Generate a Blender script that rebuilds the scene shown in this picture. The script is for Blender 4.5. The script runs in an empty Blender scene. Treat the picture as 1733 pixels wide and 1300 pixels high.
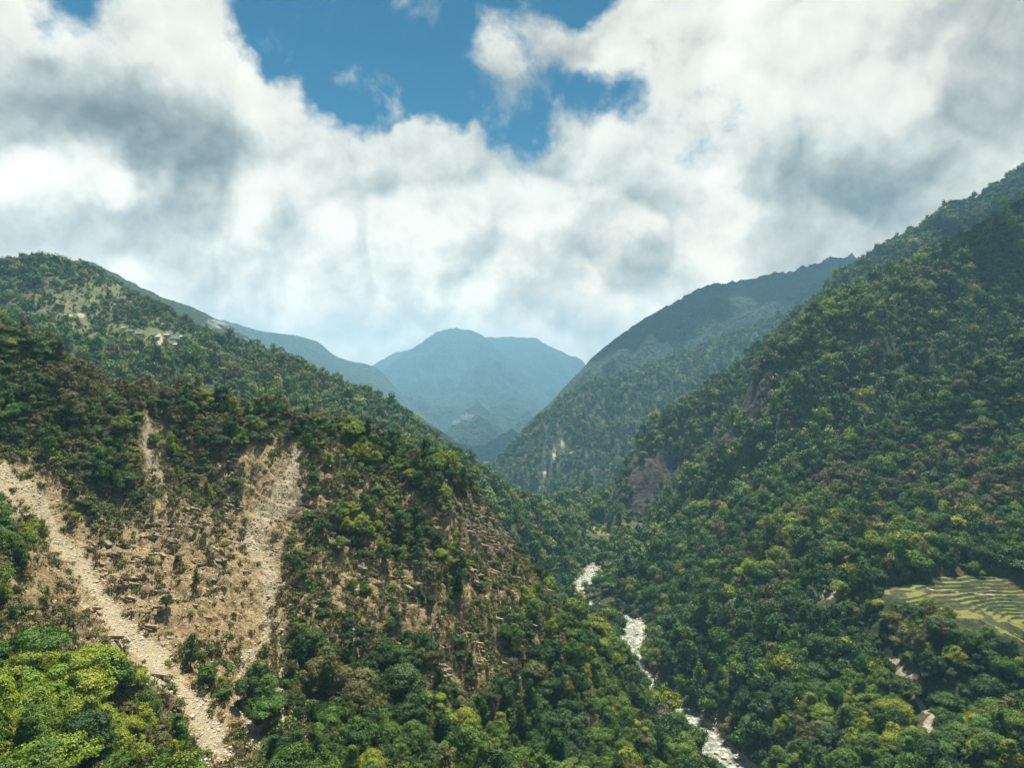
import bpy, math, random
import numpy as np
from mathutils import Vector
random.seed(7); RNG = np.random.default_rng(7)
sc = bpy.context.scene
COL = sc.collection
R = math.radians
F = 1155.0; CX = 866.5; CY = 650.0; CZ = 190.0      # photograph pixels -> world metres

# ------------------------------------------------------------ camera
cam = bpy.data.cameras.new("camera"); cam.lens = 24; cam.sensor_width = 36
cam.clip_start = 0.5; cam.clip_end = 40000
camo = bpy.data.objects.new("camera", cam); COL.objects.link(camo)
camo.location = (0, 0, CZ); camo.rotation_euler = (R(90), 0, 0)
sc.camera = camo

# ------------------------------------------------------------ sun and sky
SUN_AZ, SUN_EL = R(22), R(70)                      # azimuth from +Y towards +X
SD = Vector((math.sin(SUN_AZ)*math.cos(SUN_EL), math.cos(SUN_AZ)*math.cos(SUN_EL), math.sin(SUN_EL)))
sl = bpy.data.lights.new("sun", 'SUN'); sl.energy = 5.0; sl.angle = R(0.5); sl.color = (1.0, 0.92, 0.78)
so = bpy.data.objects.new("sun", sl); COL.objects.link(so)
so.rotation_euler = (-SD).to_track_quat('-Z', 'Y').to_euler(); so.location = (0, 0, 3000)

world = bpy.data.worlds.new("World"); sc.world = world; world.use_nodes = True

class NT:
    def __init__(s, tree): s.t = tree; s.n = tree.nodes; s.l = tree.links
    def node(s, typ, **kw):
        nd = s.n.new(typ)
        for k, v in kw.items(): setattr(nd, k, v)
        return nd
    def put(s, sock, v):
        if isinstance(v, bpy.types.NodeSocket): s.l.new(v, sock)
        else: sock.default_value = v
    def math(s, op, a, b=None, c=None, clamp=False):
        nd = s.node('ShaderNodeMath', operation=op); nd.use_clamp = clamp
        s.put(nd.inputs[0], a)
        if b is not None: s.put(nd.inputs[1], b)
        if c is not None: s.put(nd.inputs[2], c)
        return nd.outputs[0]
    def vmath(s, op, a, b=None, c=None):
        nd = s.node('ShaderNodeVectorMath', operation=op)
        s.put(nd.inputs[0], a)
        if b is not None: s.put(nd.inputs[1], b)
        if c is not None: s.put(nd.inputs[3] if op == 'SCALE' else nd.inputs[2], c)
        return nd.outputs['Value'] if op in ('DISTANCE', 'DOT_PRODUCT', 'LENGTH') else nd.outputs[0]
    def noise(s, vec, scale, detail=5, rough=.55, dist=0.0, color=False, lac=2.0):
        nd = s.node('ShaderNodeTexNoise')
        if vec is not None: s.l.new(vec, nd.inputs['Vector'])
        nd.inputs['Scale'].default_value = scale; nd.inputs['Detail'].default_value = detail
        nd.inputs['Roughness'].default_value = rough; nd.inputs['Distortion'].default_value = dist
        nd.inputs['Lacunarity'].default_value = lac
        return nd.outputs['Color'] if color else nd.outputs['Fac']
    def rng(s, v, a, b, c=0.0, d=1.0, smooth=True):
        nd = s.node('ShaderNodeMapRange')
        nd.interpolation_type = 'SMOOTHSTEP' if smooth else 'LINEAR'
        s.put(nd.inputs[0], v)
        for i, q in enumerate((a, b, c, d)): s.put(nd.inputs[i+1], q)
        return nd.outputs[0]
    def mix(s, f, a, b, blend='MIX'):
        nd = s.node('ShaderNodeMix', data_type='RGBA', blend_type=blend)
        s.put(nd.inputs[0], f)
        s.put(nd.inputs[6], a if isinstance(a, bpy.types.NodeSocket) else (*a, 1))
        s.put(nd.inputs[7], b if isinstance(b, bpy.types.NodeSocket) else (*b, 1))
        return nd.outputs[2]

def build_world():
    t = NT(world.node_tree); t.n.clear()
    out = t.node('ShaderNodeOutputWorld'); bg = t.node('ShaderNodeBackground')
    t.l.new(bg.outputs[0], out.inputs[0])
    sky = t.node('ShaderNodeTexSky', sky_type='NISHITA'); sky.sun_disc = False
    sky.sun_elevation = SUN_EL; sky.sun_rotation = -SUN_AZ; sky.altitude = 1500
    sky.air_density = 1.0; sky.dust_density = 0.3; sky.ozone_density = 2.0
    tc = t.node('ShaderNodeTexCoord')
    d = t.vmath('NORMALIZE', tc.outputs['Generated'])
    # ragged outlines: the direction is warped before the cloud masses are measured
    w1 = t.vmath('SUBTRACT', t.noise(d, 5.5, 5, .6, color=True), (.5, .5, .5))
    w2 = t.vmath('SUBTRACT', t.noise(d, 2.0, 2, .5, color=True), (.5, .5, .5))
    dw = t.vmath('ADD', d, t.vmath('SCALE', w1, c=.16)); dw = t.vmath('ADD', dw, t.vmath('SCALE', w2, c=.03))
    def dirv(px, py):
        v = Vector(((px-CX)/F, 1, (CY-py)/F)); v.normalize(); return tuple(v)
    def blobs(vec, lst):
        acc = None
        for px, py, r, w in lst:
            dist = t.vmath('DISTANCE', vec, dirv(px, py))
            v = t.rng(dist, r/F, 0.0, 0.0, w)
            acc = v if acc is None else t.math('ADD', acc, v)
        return acc
    gaps = blobs(dw, [(555, 40, 130, 1.1), (640, 120, 130, 1.0), (750, 100, 140, 1.1), (470, 20, 95, .9), (560, 180, 80, .8),
                      (830, 150, 130, 1.1), (930, 55, 120, .8), (940, 165, 110, .9), (1050, 190, 90, .8), (120, -15, 110, .8),
                      (1165, 262, 75, .55), (800, 20, 140, .9), (690, 170, 80, .7), (350, 40, 60, .3), (1010, -20, 90, .6), (1250, 215, 70, .3),
                      (700, -250, 420, 1.0)])
    sep = t.node('ShaderNodeSeparateXYZ'); t.l.new(d, sep.inputs[0])
    # broken cloud only: mostly blue overhead and behind
    gaps = t.math('ADD', gaps, t.math('MULTIPLY', t.math('MAXIMUM', t.rng(sep.outputs[2], .52, .72), t.rng(sep.outputs[1], .45, .1)), .62))
    puffs = blobs(dw, [(690, 5, 80, .7), (600, 135, 60, .55), (840, 78, 70, .8), (930, 95, 80, .9), (1010, 110, 80, .9), (670, 160, 60, .45), (1050, 110, 110, .5),
                       (700, 215, 70, .55), (780, 240, 60, .5)])
    def billow(vec, scale, det=5, rough=.5):
        nd = t.node('ShaderNodeTexNoise', noise_type='RIDGED_MULTIFRACTAL'); t.l.new(vec, nd.inputs['Vector']); nd.inputs['Scale'].default_value = scale
        nd.inputs['Detail'].default_value = det; nd.inputs['Roughness'].default_value = rough; nd.inputs['Offset'].default_value = .9; nd.inputs['Gain'].default_value = 1.0
        nd.normalize = True
        return t.math('SUBTRACT', 1.0, nd.outputs['Fac'])
    wd = t.vmath('ADD', d, t.vmath('SCALE', w1, c=.045))
    n1 = t.noise(d, 7.0, 9, .64, .2); bl = billow(wd, 6.0)
    dens = t.math('SUBTRACT', 1.0, t.math('MINIMUM', gaps, .88)); dens = t.math('ADD', dens, t.math('MULTIPLY', puffs, .62))
    dens = t.math('ADD', dens, t.math('MULTIPLY', t.math('SUBTRACT', n1, .5), 2.0))
    cover = t.rng(dens, .22, .78)
    # grey undersides
    dk = blobs(dw, DARK); dk = t.math('DIVIDE', dk, t.math('MULTIPLY_ADD', dk, .55, 1.0)); dk = t.math('MULTIPLY', dk, t.math('SUBTRACT', t.math('MULTIPLY', n1, 2.6), .35))
    L_ = (-.006, 0, .020)
    bl2 = billow(t.vmath('ADD', wd, L_), 6.0)
    r1 = t.math('MULTIPLY', t.math('SUBTRACT', bl, bl2), .6)
    a = t.noise(wd, 5.5, 8, .58, .1); b = t.noise(t.vmath('ADD', wd, (-.012, 0, .020)), 5.5, 8, .58, .1)
    r2 = t.math('MULTIPLY', t.math('SUBTRACT', a, b), 2.5)
    broad = t.math('MULTIPLY', t.math('SUBTRACT', t.noise(d, 3.6, 5, .6), .5), 1.0)
    hollow = t.math('MULTIPLY', t.math('SUBTRACT', .5, bl), .12)
    sh = t.math('ADD', t.math('ADD', dk, .16), t.math('SUBTRACT', r2, r1)); sh = t.math('ADD', t.math('ADD', sh, broad), hollow)
    sh = t.rng(sh, -.42, 1.22, smooth=False)
    cr = t.node('ShaderNodeValToRGB'); t.l.new(sh, cr.inputs[0]); e = cr.color_ramp
    for k_, (ps, c_) in enumerate(((0, (1.20, 1.16, 1.03)), (1, (.20, .23, .225)), (.30, (.98, .96, .86)), (.5, (.68, .69, .63)), (.75, (.40, .425, .40)))):
        q = e.elements[k_] if k_ < 2 else e.elements.new(ps); q.position = ps; q.color = (*c_, 1)
    blue = t.mix(1.0, t.vmath('SCALE', sky.outputs[0], c=SKY_K), (.06, .80, .94), 'MULTIPLY')
    boost = t.rng(sep.outputs[2], .03, .34, .65, .378)
    cl = t.vmath('SCALE', cr.outputs[0], c=1.0); nd = cl.node; t.l.new(boost, nd.inputs[3])
    cl = t.mix(t.rng(sep.outputs[2], .02, .34), t.mix(1.0, cl, (1.06, .93, .84), 'MULTIPLY'), cl)
    t.l.new(t.mix(cover, blue, cl), bg.inputs[0]); bg.inputs[1].default_value = 1.0
SKY_K = .030
DARK = [(30, 170, 90, .65), (110, 195, 90, .75), (200, 200, 90, .7), (250, 240, 100, .8), (320, 275, 120, 1.25), (270, 300, 70, .6), (400, 245, 70, .5), (210, 130, 80, .45), (280, 405, 75, .75), (495, 410, 80, .8),
        (1110, 465, 90, .75), (960, 400, 70, .25), (860, 520, 60, .35), (580, 330, 90, .2), (1330, 300, 110, .45), (1440, 310, 130, .5), (1500, 190, 110, -.3), (1560, 280, 150, .45), (1690, 120, 120, .5), (20, 430, 140, .45),
        (150, 430, 100, .4), (410, 500, 110, .45), (560, 520, 80, .25), (790, 450, 100, .2), (930, 480, 90, .25), (660, 500, 60, .35), (1350, 420, 140, .35), (1560, 360, 130, .4), (1180, 90, 90, .15),
        (120, 320, 90, -.45), (30, 290, 80, -.4), (230, 350, 70, -.4), (60, 50, 130, -.35), (400, 90, 100, -.35), (440, 190, 60, -.2), (430, 330, 70, -.25), (1200, 290, 60, -.5), (1250, 80, 160, -.35), (330, 335, 50, -.25), (1080, 40, 120, -.15)]
build_world()
world.cycles.sampling_method = 'MANUAL'; world.cycles.sample_map_resolution = 512
sc.view_settings.view_transform = 'Standard'; sc.view_settings.look = 'None'
sc.view_settings.exposure = 1.32; sc.view_settings.gamma = 1.0; sc.view_settings.use_curve_mapping = False
cy = sc.cycles; cy.max_bounces = 5; cy.diffuse_bounces = 3; cy.transmission_bounces = 3; cy.glossy_bounces = 2
cy.volume_bounces = 1; cy.transparent_max_bounces = 4; cy.use_denoising = True

# ------------------------------------------------------------ numeric helpers
_perm = np.random.default_rng(11).permutation(1024)
_grad = np.random.default_rng(12).uniform(0, 2*np.pi, 1024)
_gx, _gy = np.cos(_grad), np.sin(_grad)
def pnoise(x, y):
    xi = np.floor(x).astype(np.int64); yi = np.floor(y).astype(np.int64)
    xf = x-xi; yf = y-yi
    u = xf*xf*xf*(xf*(xf*6-15)+10); v = yf*yf*yf*(yf*(yf*6-15)+10)
    def g(a, b, fx, fy):
        h = _perm[(_perm[a & 1023]+b) & 1023]
        return _gx[h]*fx+_gy[h]*fy
    n00 = g(xi, yi, xf, yf); n10 = g(xi+1, yi, xf-1, yf); n01 = g(xi, yi+1, xf, yf-1); n11 = g(xi+1, yi+1, xf-1, yf-1)
    return (n00*(1-u)+n10*u)*(1-v)+(n01*(1-u)+n11*u)*v
def fbm(x, y, octv=5, gain=.5, lac=2.03):
    s = 0; a = 1.0
    for i in range(octv):
        s = s+a*pnoise(x+17.3*i, y-9.1*i); a *= gain; x = x*lac; y = y*lac
    return s
def ridged(x, y, octv=4, gain=.5):
    s = 0; a = 1.0
    for i in range(octv):
        s = s+a*(1-2.2*np.abs(pnoise(x+31.7*i, y+5.3*i))); a *= gain; x = x*2.07; y = y*2.07
    return s
def sstep(a, b, x):
    t = np.clip((x-a)/(b-a), 0, 1); return t*t*(3-2*t)
def P(px, py, D): return ((px-CX)/F*D, D, CZ-(py-CY)/F*D)
def pix(x, y, z): return CX+x/y*F, CY-(z-CZ)/y*F
def poly_dist(px, py, pts, wid=None):
    """distance to a polyline, and interpolated half width"""
    best = np.full(px.shape, 1e9); bw = np.zeros(px.shape)
    for i in range(len(pts)-1):
        ax, ay = pts[i][:2]; bx, by = pts[i+1][:2]
        dx, dy = bx-ax, by-ay
        t = np.clip(((px-ax)*dx+(py-ay)*dy)/(dx*dx+dy*dy+1e-9), 0, 1)
        d = np.hypot(px-ax-t*dx, py-ay-t*dy)
        m = d < best; best = np.where(m, d, best)
        if wid is not None: bw = np.where(m, wid[i]*(1-t)+wid[i+1]*t, bw)
    return (best, bw) if wid is not None else best
def blob(px, py, lst):
    s = np.zeros(px.shape)
    for cx, cy_, rx, ry, w in lst:
        s += w*np.exp(-(((px-cx)/rx)**2+((py-cy_)/ry)**2))
    return s

class Surf:
    def __init__(s, crest, front, extra=(), th=0, back=((.10, .07), (.3, .22)), c=None):
        pts = []; s.crest_px = np.array(sorted(crest), float); s.th = th; s.corr = []
        for px, py, D in crest:
            x, y, z = P(px, py, D); z -= th
            pts.append((x, y, z))
            for k, dz in back: pts.append((x*(1+k), y*(1+k), z-dz*D))
        for px, py, D in front:
            x, y, z = P(px, py, D); pts.append((x, y, z-th*.5))
        pts += list(extra)
        a = np.array(pts, float); s.sc = np.median(a[:, 1]); s.xy = a[:, :2]/s.sc
        s.c = (c if c else .02)
        n = len(a); r = s._phi(s.xy[:, None, :]-s.xy[None, :, :])
        Pm = np.c_[np.ones(n), s.xy]
        M = np.block([[r, Pm], [Pm.T, np.zeros((3, 3))]])
        s.w = np.linalg.lstsq(M, np.r_[a[:, 2], 0, 0, 0], rcond=None)[0]
    def _phi(s, d): return np.sqrt((d**2).sum(-1)+s.c**2)
    def base(s, x, y):
        sh = np.shape(x); x = np.ravel(x)/s.sc; y = np.ravel(y)/s.sc
        z = s.w[-3]+s.w[-2]*x+s.w[-1]*y
        for i in range(len(s.xy)):
            z = z+s.w[i]*np.sqrt((x-s.xy[i, 0])**2+(y-s.xy[i, 1])**2+s.c**2)
        return z.reshape(sh)

# ------------------------------------------------------------ the land: every hill is a height field
RIV_PX = [(1330, 1480, 17), (1250, 1310, 16), (1212, 1272, 14), (1150, 1195, 8), (1098, 1160, 6), (1074, 1132, 9), (1064, 1100, 14), (1086, 1068, 19),
          (1052, 1047, 12), (1000, 1030, 9), (968, 1010, 12), (966, 996, 12), (1004, 976, 9), (1010, 958, 11), (1030, 944, 11), (1043, 933, 10), (1015, 922, 8), (975, 912, 8)]
RIV = []; RIVW = []
for px, py, w in RIV_PX:
    D = CZ/((py-CY)/F); RIV.append(((px-CX)/F*D, D)); RIVW.append(w*(.60 if py > 1020 else .66))
RIVW = np.array(RIVW)

LAY = {}
# near left spur with the landslide
SA = Surf(
    crest=[(-330, 420, 330), (-150, 470, 300), (0, 548, 290), (60, 585, 290), (130, 625, 296), (200, 655, 302), (300, 660, 314), (400, 685, 320), (500, 705, 325),
           (600, 725, 328), (700, 758, 332), (760, 795, 337), (800, 808, 339), (826, 850, 338), (850, 895, 336), (905, 960, 336), (940, 1015, 338), (1000, 1052, 340),
           (1060, 1125, 336), (1082, 1185, 322), (1125, 1265, 303), (1190, 1345, 285)],
    front=[(100, 705, 266), (0, 700, 257), (-150, 650, 262), (200, 765, 270), (300, 785, 287), (430, 800, 287), (550, 800, 292), (650, 830, 297), (750, 880, 298), (820, 960, 300),
           (430, 900, 263), (300, 900, 256), (200, 900, 246), (110, 900, 229), (40, 850, 224), (0, 800, 226), (-150, 760, 230), (160, 1010, 206), (300, 1150, 179), (372, 1290, 158),
           (300, 1050, 212), (430, 1050, 226), (430, 1200, 188), (600, 1200, 197), (600, 1050, 236), (750, 1000, 266), (850, 1050, 280), (750, 1200, 228), (900, 1200, 262),
           (1000, 1150, 300), (600, 1300, 166), (800, 1300, 206), (1000, 1290, 250), (1100, 1290, 284), (0, 950, 190), (0, 1100, 160), (100, 1100, 172), (0, 1300, 120),
           (150, 1290, 135), (250, 1290, 146), (480, 1290, 160), (-200, 1000, 180), (-200, 1300, 120), (520, 1290, 160), (450, 970, 242), (250, 1180, 166)],
    extra=[(-60, 60, 108), (0, 60, 95), (60, 70, 70), (-150, 60, 135), (40, 120, 88), (90, 150, 60), (130, 230, 25), (190, 250, -25), (160, 120, -25), (240, 330, -45), (150, 480, -50), (0, 560, -45), (-150, 560, -30), (-300, 540, 20)],
    th=2.0, c=.03)
# valley floor and near right slope
SR = Surf(
    crest=[(1900, 480, 640), (1733, 597, 622), (1650, 648, 620), (1560, 698, 630), (1450, 755, 642), (1330, 812, 662), (1200, 872, 700), (1120, 905, 735)],
    front=[(1300, 1250, 337), (1500, 1250, 287), (1733, 1290, 242), (1733, 1130, 320), (1733, 1050, 362), (1600, 1085, 330), (1600, 1020, 368), (1600, 965, 402), (1500, 990, 392), (1733, 985, 392), (1733, 870, 478), (1733, 720, 570),
           (1400, 1010, 428), (1300, 1100, 400), (1200, 1000, 520), (1150, 1100, 440), (1300, 900, 560), (1500, 850, 540), (1600, 800, 558), (1450, 940, 460), (1500, 1150, 342), (1400, 1120, 365),
           (1580, 1230, 292), (1200, 1200, 375), (1100, 1000, 592), (1050, 1000, 604), (1900, 1250, 250), (1900, 950, 420), (1150, 950, 610), (1080, 930, 720), (1400, 1290, 290), (1250, 980, 500), (1660, 900, 460), (1350, 990, 452), (1500, 1030, 362), (1680, 990, 388), (1680, 1060, 346), (1560, 1050, 352)],
    extra=[(x, y, -0.5) for x, y in RIV[1:]] + [(60, 120, 18), (200, 150, 55), (130, 60, 40), (300, 200, 110), (-60, 400, 5), (-100, 600, 0), (0, 700, 2), (50, 560, 1.5), (20, 640, 2.5), (80, 520, 3), (-300, 600, 10), (70, 800, 3), (130, 820, 5), (100, 900, 2), (200, 900, 6), (160, 1000, 2), (60, 1000, 4), (60, 1150, 4),
           (-40, 1300, 4), (-300, 900, 20), (95, 460, 2), (70, 400, 2), (100, 340, 3)],
    back=((.07, .045), (.2, .09)), c=.02)
# large right spur behind it
SI = Surf(
    crest=[(1092, 900, 800), (1112, 858, 795), (1150, 812, 790), (1210, 748, 792), (1250, 698, 800), (1266, 650, 812), (1290, 608, 818), (1340, 560, 830), (1400, 505, 850), (1470, 480, 872),
           (1560, 440, 890), (1600, 415, 900), (1650, 392, 910), (1733, 342, 935), (1900, 245, 970)],
    front=[(1733, 500, 820), (1600, 560, 782), (1500, 640, 745), (1400, 700, 725), (1300, 760, 715), (1225, 830, 715), (1150, 880, 735), (1450, 560, 790), (1350, 640, 775), (1290, 690, 765), (1850, 450, 800)],
    extra=[(450, 560, 60), (300, 590, 20), (200, 620, -15), (120, 720, -20), (60, 800, -20), (600, 600, 120), (120, 900, -15)],
    th=4, back=((.06, .05), (.2, .16)))
# smaller spur with a dark cliff, right of the valley bend
SG2 = Surf(
    crest=[(978, 890, 960), (1000, 868, 975), (1054, 803, 1000), (1088, 728, 1040), (1150, 684, 1085), (1250, 616, 1150), (1340, 540, 1230), (1460, 470, 1330)],
    front=[(1040, 885, 925), (1080, 880, 895), (1135, 850, 885), (1120, 790, 955), (1200, 700, 1020), (1300, 640, 1050), (1400, 560, 1100)],
    extra=[(60, 900, -12), (150, 820, -15), (250, 830, -10), (90, 960, -8), (400, 850, 40)],
    th=4, back=((.05, .05), (.2, .18)))
SG = Surf(
    crest=[(828, 797, 2032), (848, 775, 2080), (872, 745, 2136), (930, 692, 2240), (980, 655, 2320), (1050, 632, 2400), (1120, 610, 2480), (1200, 580, 2560), (1330, 530, 2720), (1450, 470, 2880)],
    front=[(850, 815, 1872), (872, 818, 1840), (930, 857, 1664), (990, 884, 1539), (900, 765, 2000), (950, 725, 2056), (1000, 790, 1840), (1050, 700, 2096), (1150, 680, 2160), (1250, 640, 2240)],
    extra=[(-100, 2000, -150), (0, 1400, -130), (250, 1450, -60), (400, 1500, -20), (-40, 2300, -160)],
    th=5, back=((.06, .06), (.2, .18)))
SH = Surf(
    crest=[(1330, 545, 1352), (1380, 505, 1436), (1420, 467, 1520), (1470, 435, 1625), (1530, 398, 1730), (1580, 365, 1835), (1612, 342, 1898), (1645, 339, 1940), (1690, 308, 2045), (1733, 282, 2150), (1900, 170, 2465)],
    front=[(1500, 455, 1394), (1600, 410, 1520), (1660, 400, 1562), (1733, 350, 1688), (1400, 520, 1247), (1900, 300, 1730)],
    extra=[(500, 1100, 120), (900, 1150, 250)], th=4, back=((.06, .05), (.2, .16)))
SF = Surf(
    crest=[(822, 800, 2450), (888, 722, 2650), (948, 664, 2830), (988, 620, 2980), (1008, 600, 3062), (1050, 566, 3238), (1100, 533, 3412), (1150, 507, 3588), (1188, 484, 3675), (1250, 475, 3850),
           (1320, 464, 3938), (1380, 447, 4025), (1432, 436, 4112), (1480, 455, 4200), (1560, 500, 4300)],
    front=[(1000, 700, 2600), (1100, 650, 2700), (1250, 600, 2800), (1400, 570, 2900)], extra=[(-100, 2250, -190), (300, 2300, -100), (600, 2350, 0), (1000, 2400, 60), (1400, 2500, 120)], back=((.06, .06), (.2, .18)))
SE = Surf(
    crest=[(560, 690, 8600), (628, 648, 8900), (662, 615, 9100), (702, 587, 9300), (738, 562, 9500), (765, 556, 9600), (790, 557, 9650), (815, 566, 9600), (860, 605, 9400), (900, 642, 9100),
           (940, 684, 8800), (980, 724, 8400), (1060, 760, 8000)],
    front=[(640, 700, 7800), (700, 690, 7000), (770, 692, 6200), (800, 750, 4700), (840, 785, 4000), (760, 745, 4900), (700, 730, 5600), (900, 730, 6500), (850, 650, 8000), (760, 620, 8600), (870, 755, 5000)],
    extra=[(-1000, 4500, -420), (0, 3600, -400), (-600, 3500, -380), (-150, 3550, -400), (-150, 3000, -420), (-100, 2700, -420), (-400, 2800, -420)], back=((.05, .05), (.2, .2)))
SE2 = Surf(
    crest=[(500, 640, 10640), (600, 640, 10830), (650, 605, 10925), (700, 588, 11020), (780, 572, 11020), (870, 570, 11020), (905, 572, 11020), (940, 590, 10925), (985, 610, 10830), (1020, 650, 10640), (1100, 680, 10640)],
    front=[(900, 660, 9500), (700, 660, 9500), (1000, 690, 9310)], back=((.05, .05), (.2, .2)))
SD_ = Surf(
    crest=[(280, 520, 5940), (390, 545, 6120), (440, 560, 6210), (495, 567, 6300), (520, 572, 6336), (548, 584, 6372), (566, 604, 6408), (600, 612, 6480), (640, 622, 6660), (700, 690, 6840)],
    front=[(500, 640, 5040), (600, 680, 5040), (400, 640, 4860), (660, 720, 4680)], back=((.05, .05), (.2, .2)))
SC = Surf(
    crest=[(50, 470, 2225), (110, 442, 2270), (150, 441, 2300), (200, 465, 2330), (262, 498, 2375), (332, 522, 2390), (392, 553, 2390), (452, 592, 2375), (520, 622, 2345), (600, 652, 2270), (682, 690, 2180),
           (742, 728, 2030), (792, 758, 1850), (826, 795, 1610)],
    front=[(740, 765, 1625), (600, 700, 1850), (450, 640, 1925), (300, 560, 1925), (800, 795, 1475)], extra=[(-80, 1200, -10), (-300, 1150, 30)], back=((.06, .06), (.2, .18)))
SB = Surf(
    crest=[(-300, 520, 1000), (-200, 490, 1020), (-60, 455, 1050), (0, 450, 1050), (35, 440, 1055), (70, 437, 1060), (150, 448, 1080), (190, 472, 1085), (250, 505, 1092), (330, 555, 1105), (400, 582, 1120),
           (450, 598, 1128), (500, 612, 1130), (560, 645, 1120), (640, 675, 1080), (700, 715, 1030), (742, 750, 985)],
    front=[(0, 530, 850), (100, 530, 862), (200, 550, 868), (300, 580, 868), (400, 640, 820), (500, 680, 800), (600, 705, 820), (100, 600, 705), (300, 650, 690), (-150, 560, 820), (700, 750, 860), (450, 660, 770)],
    extra=[(-100, 560, -10), (-300, 480, 60), (0, 700, -20)], th=3, back=((.05, .05), (.2, .18)))
SB2 = Surf(
    crest=[(680, 740, 830), (745, 772, 790), (782, 770, 770), (800, 782, 772), (832, 815, 778), (872, 838, 790), (930, 873, 805), (1000, 896, 835), (1034, 925, 800)],
    front=[(850, 900, 640), (950, 960, 690), (900, 930, 655), (1000, 955, 728), (800, 860, 660), (960, 905, 750), (880, 880, 710)],
    extra=[(20, 610, -6), (60, 650, -6), (100, 720, -6), (125, 770, -6), (140, 830, -8), (-100, 560, 10), (0, 560, -8)], th=3, back=((.05, .03), (.2, .14)))

# landslide channels of the near spur, photograph pixels + half width in metres
CH1 = [(-60, 770), (0, 806), (60, 850), (110, 920), (160, 1000), (215, 1070), (260, 1120), (300, 1160), (330, 1210), (372, 1270), (400, 1330)]
CW1 = [8, 8, 6, 4.6, 4.6, 4.8, 5.0, 4.6, 4.6, 5.0, 5.4]
CH2 = [(500, 770), (478, 850), (440, 880), (425, 905), (450, 960), (462, 1000), (455, 1050), (445, 1080), (420, 1110), (402, 1150), (398, 1190), (420, 1230), (440, 1260)]
CW2 = [3.4, 7.5, 7.5, 4.4, 5.6, 4.8, 2.6, 2.0, 1.8, 1.7, 1.7, 2.2, 2.4]
CH3 = [(245, 702), (248, 740), (252, 775), (268, 810), (280, 850)]
CW3 = [1.8, 1.5, 2.6, 1.6, .6]
CH4 = [(470, 1060), (474, 1110), (472, 1160), (474, 1220)]
CW4 = [1.5, .8, .8, 1.0]
RIDGES = [[(672, 950), (712, 990), (770, 1046)], [(640, 800), (680, 830), (740, 870)], [(700, 850), (760, 905), (830, 950)], [(800, 870), (850, 925), (925, 1005)], [(790, 1050), (850, 1110), (900, 1180)],
          [(560, 770), (600, 800), (640, 850)], [(760, 905), (800, 930), (850, 985)]]

def nz_A(x, y, z):
    px, py = pix(x, y, z)
    k = sstep(60, 110, y)
    crestd = poly_dist(px, py, [(0, 530), (130, 610), (300, 645), (500, 690), (700, 745), (800, 800), (850, 890), (940, 1005), (1060, 1115), (1120, 1260)])
    ck = sstep(0, 90, crestd)*.8+.2
    w = fbm(x/60, y/60, 2)*6
    h = ridged((x+w)/30, (y*.40+w)/30, 5, .55)*4.6-2.6
    h = h+fbm(x/9, y/9, 4, .6)*1.9
    h = h+(ridged(x/7.0+3, y/11.0, 4, .6)-.5)*1.0
    # bedding planes break the face into ledges
    s = z+h*.5+.34*x+fbm(x/22, y/22, 3)*4.5
    rk = .55+1.0*np.clip(fbm(x/16+9, y/16, 3)+.35, 0, 1.2)
    for per, am in ((6.2, 2.6), (2.1, 1.0), (.9, .35)):
        f = s/per-np.floor(s/per); h = h+am*rk*(np.clip(f*1.25, 0, 1)-f*.35-.35)
    jx = fbm(x/12, y/12, 3)*14; jy = fbm(x/12+31, y/12, 3)*14
    d1, w1 = poly_dist(px+jx, py+jy, CH1, CW1); d2, w2 = poly_dist(px+jx, py+jy, CH2, CW2)
    m = y/F
    g1 = np.exp(-(d1*m/(w1*1.7))**2); g2 = np.exp(-(d2*m/(w2*1.5))**2)
    h = h*(1-.82*np.maximum(g1, g2*.55))-g1*2.2-g2*1.4
    for rg in RIDGES:
        h = h+2.6*np.exp(-(poly_dist(px, py, rg)*m/2.4)**2)
    return h*ck*k
def terr_mask(px, py):
    m = np.zeros(px.shape)
    cont = (px > 1475) & (px < 2000)
    top = np.interp(px, [1475, 1520, 1600, 1700, 1760, 2000], [1000, 985, 968, 972, 985, 985])
    bot = np.interp(px, [1475, 1540, 1620, 1680, 1700, 1733, 2000], [1005, 1028, 1050, 1062, 1085, 1105, 1140])
    m = np.clip((py-top)/6, 0, 1)*np.clip((bot-py)/8, 0, 1)*np.clip((px-1475)/25, 0, 1)*cont
    return m
def nz_R(x, y, z):
    px, py = pix(x, y, z)
    dr, w = poly_dist(x, y, RIV, RIVW)
    far = sstep(4, 45, dr-w)
    h = (fbm(x/70, y/70, 3)*9+ridged((x*.55+y*.8)/62+5, (x-y)/190, 4)*9-5+fbm(x/25, y/25, 3)*4)*far
    h = h+fbm(x/11, y/11, 3, .6)*1.6*sstep(0, 12, dr-w)
    t = terr_mask(px, py)
    h = h*(1-.95*t)
    q = z+h; st = 1.15
    qs = q+fbm(x/18, y/18, 2)*.7
    f = qs/st-np.floor(qs/st); tz = (np.floor(qs/st)+np.clip((f-.72)/.28, 0, 1))*st-(qs-q)
    h = np.where(t > .03, tz-z, h)
    # road cut beside the terraces
    bank = np.exp(-((dr-w)/3.5)**2)
    zz = z+h
    carve = sstep(0, 9, dr-w*.9)
    return np.where(dr < w+12, (-1.1)*(1-carve)+np.maximum(zz, .2)*carve, np.maximum(zz, .25))-z
def nz_gen(a1, l1, a2, l2, ridge_l, ridge_a):
    def f(x, y, z):
        w = fbm(x/(ridge_l*2), y/(ridge_l*2), 2)*ridge_l*.5
        return fbm(x/l1, y/l1, 3)*a1+fbm(x/l2, y/l2, 4, .6)*a2+(ridged((x+w)/ridge_l, (y+w)/ridge_l, 4)-.7)*ridge_a
    return f
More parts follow.
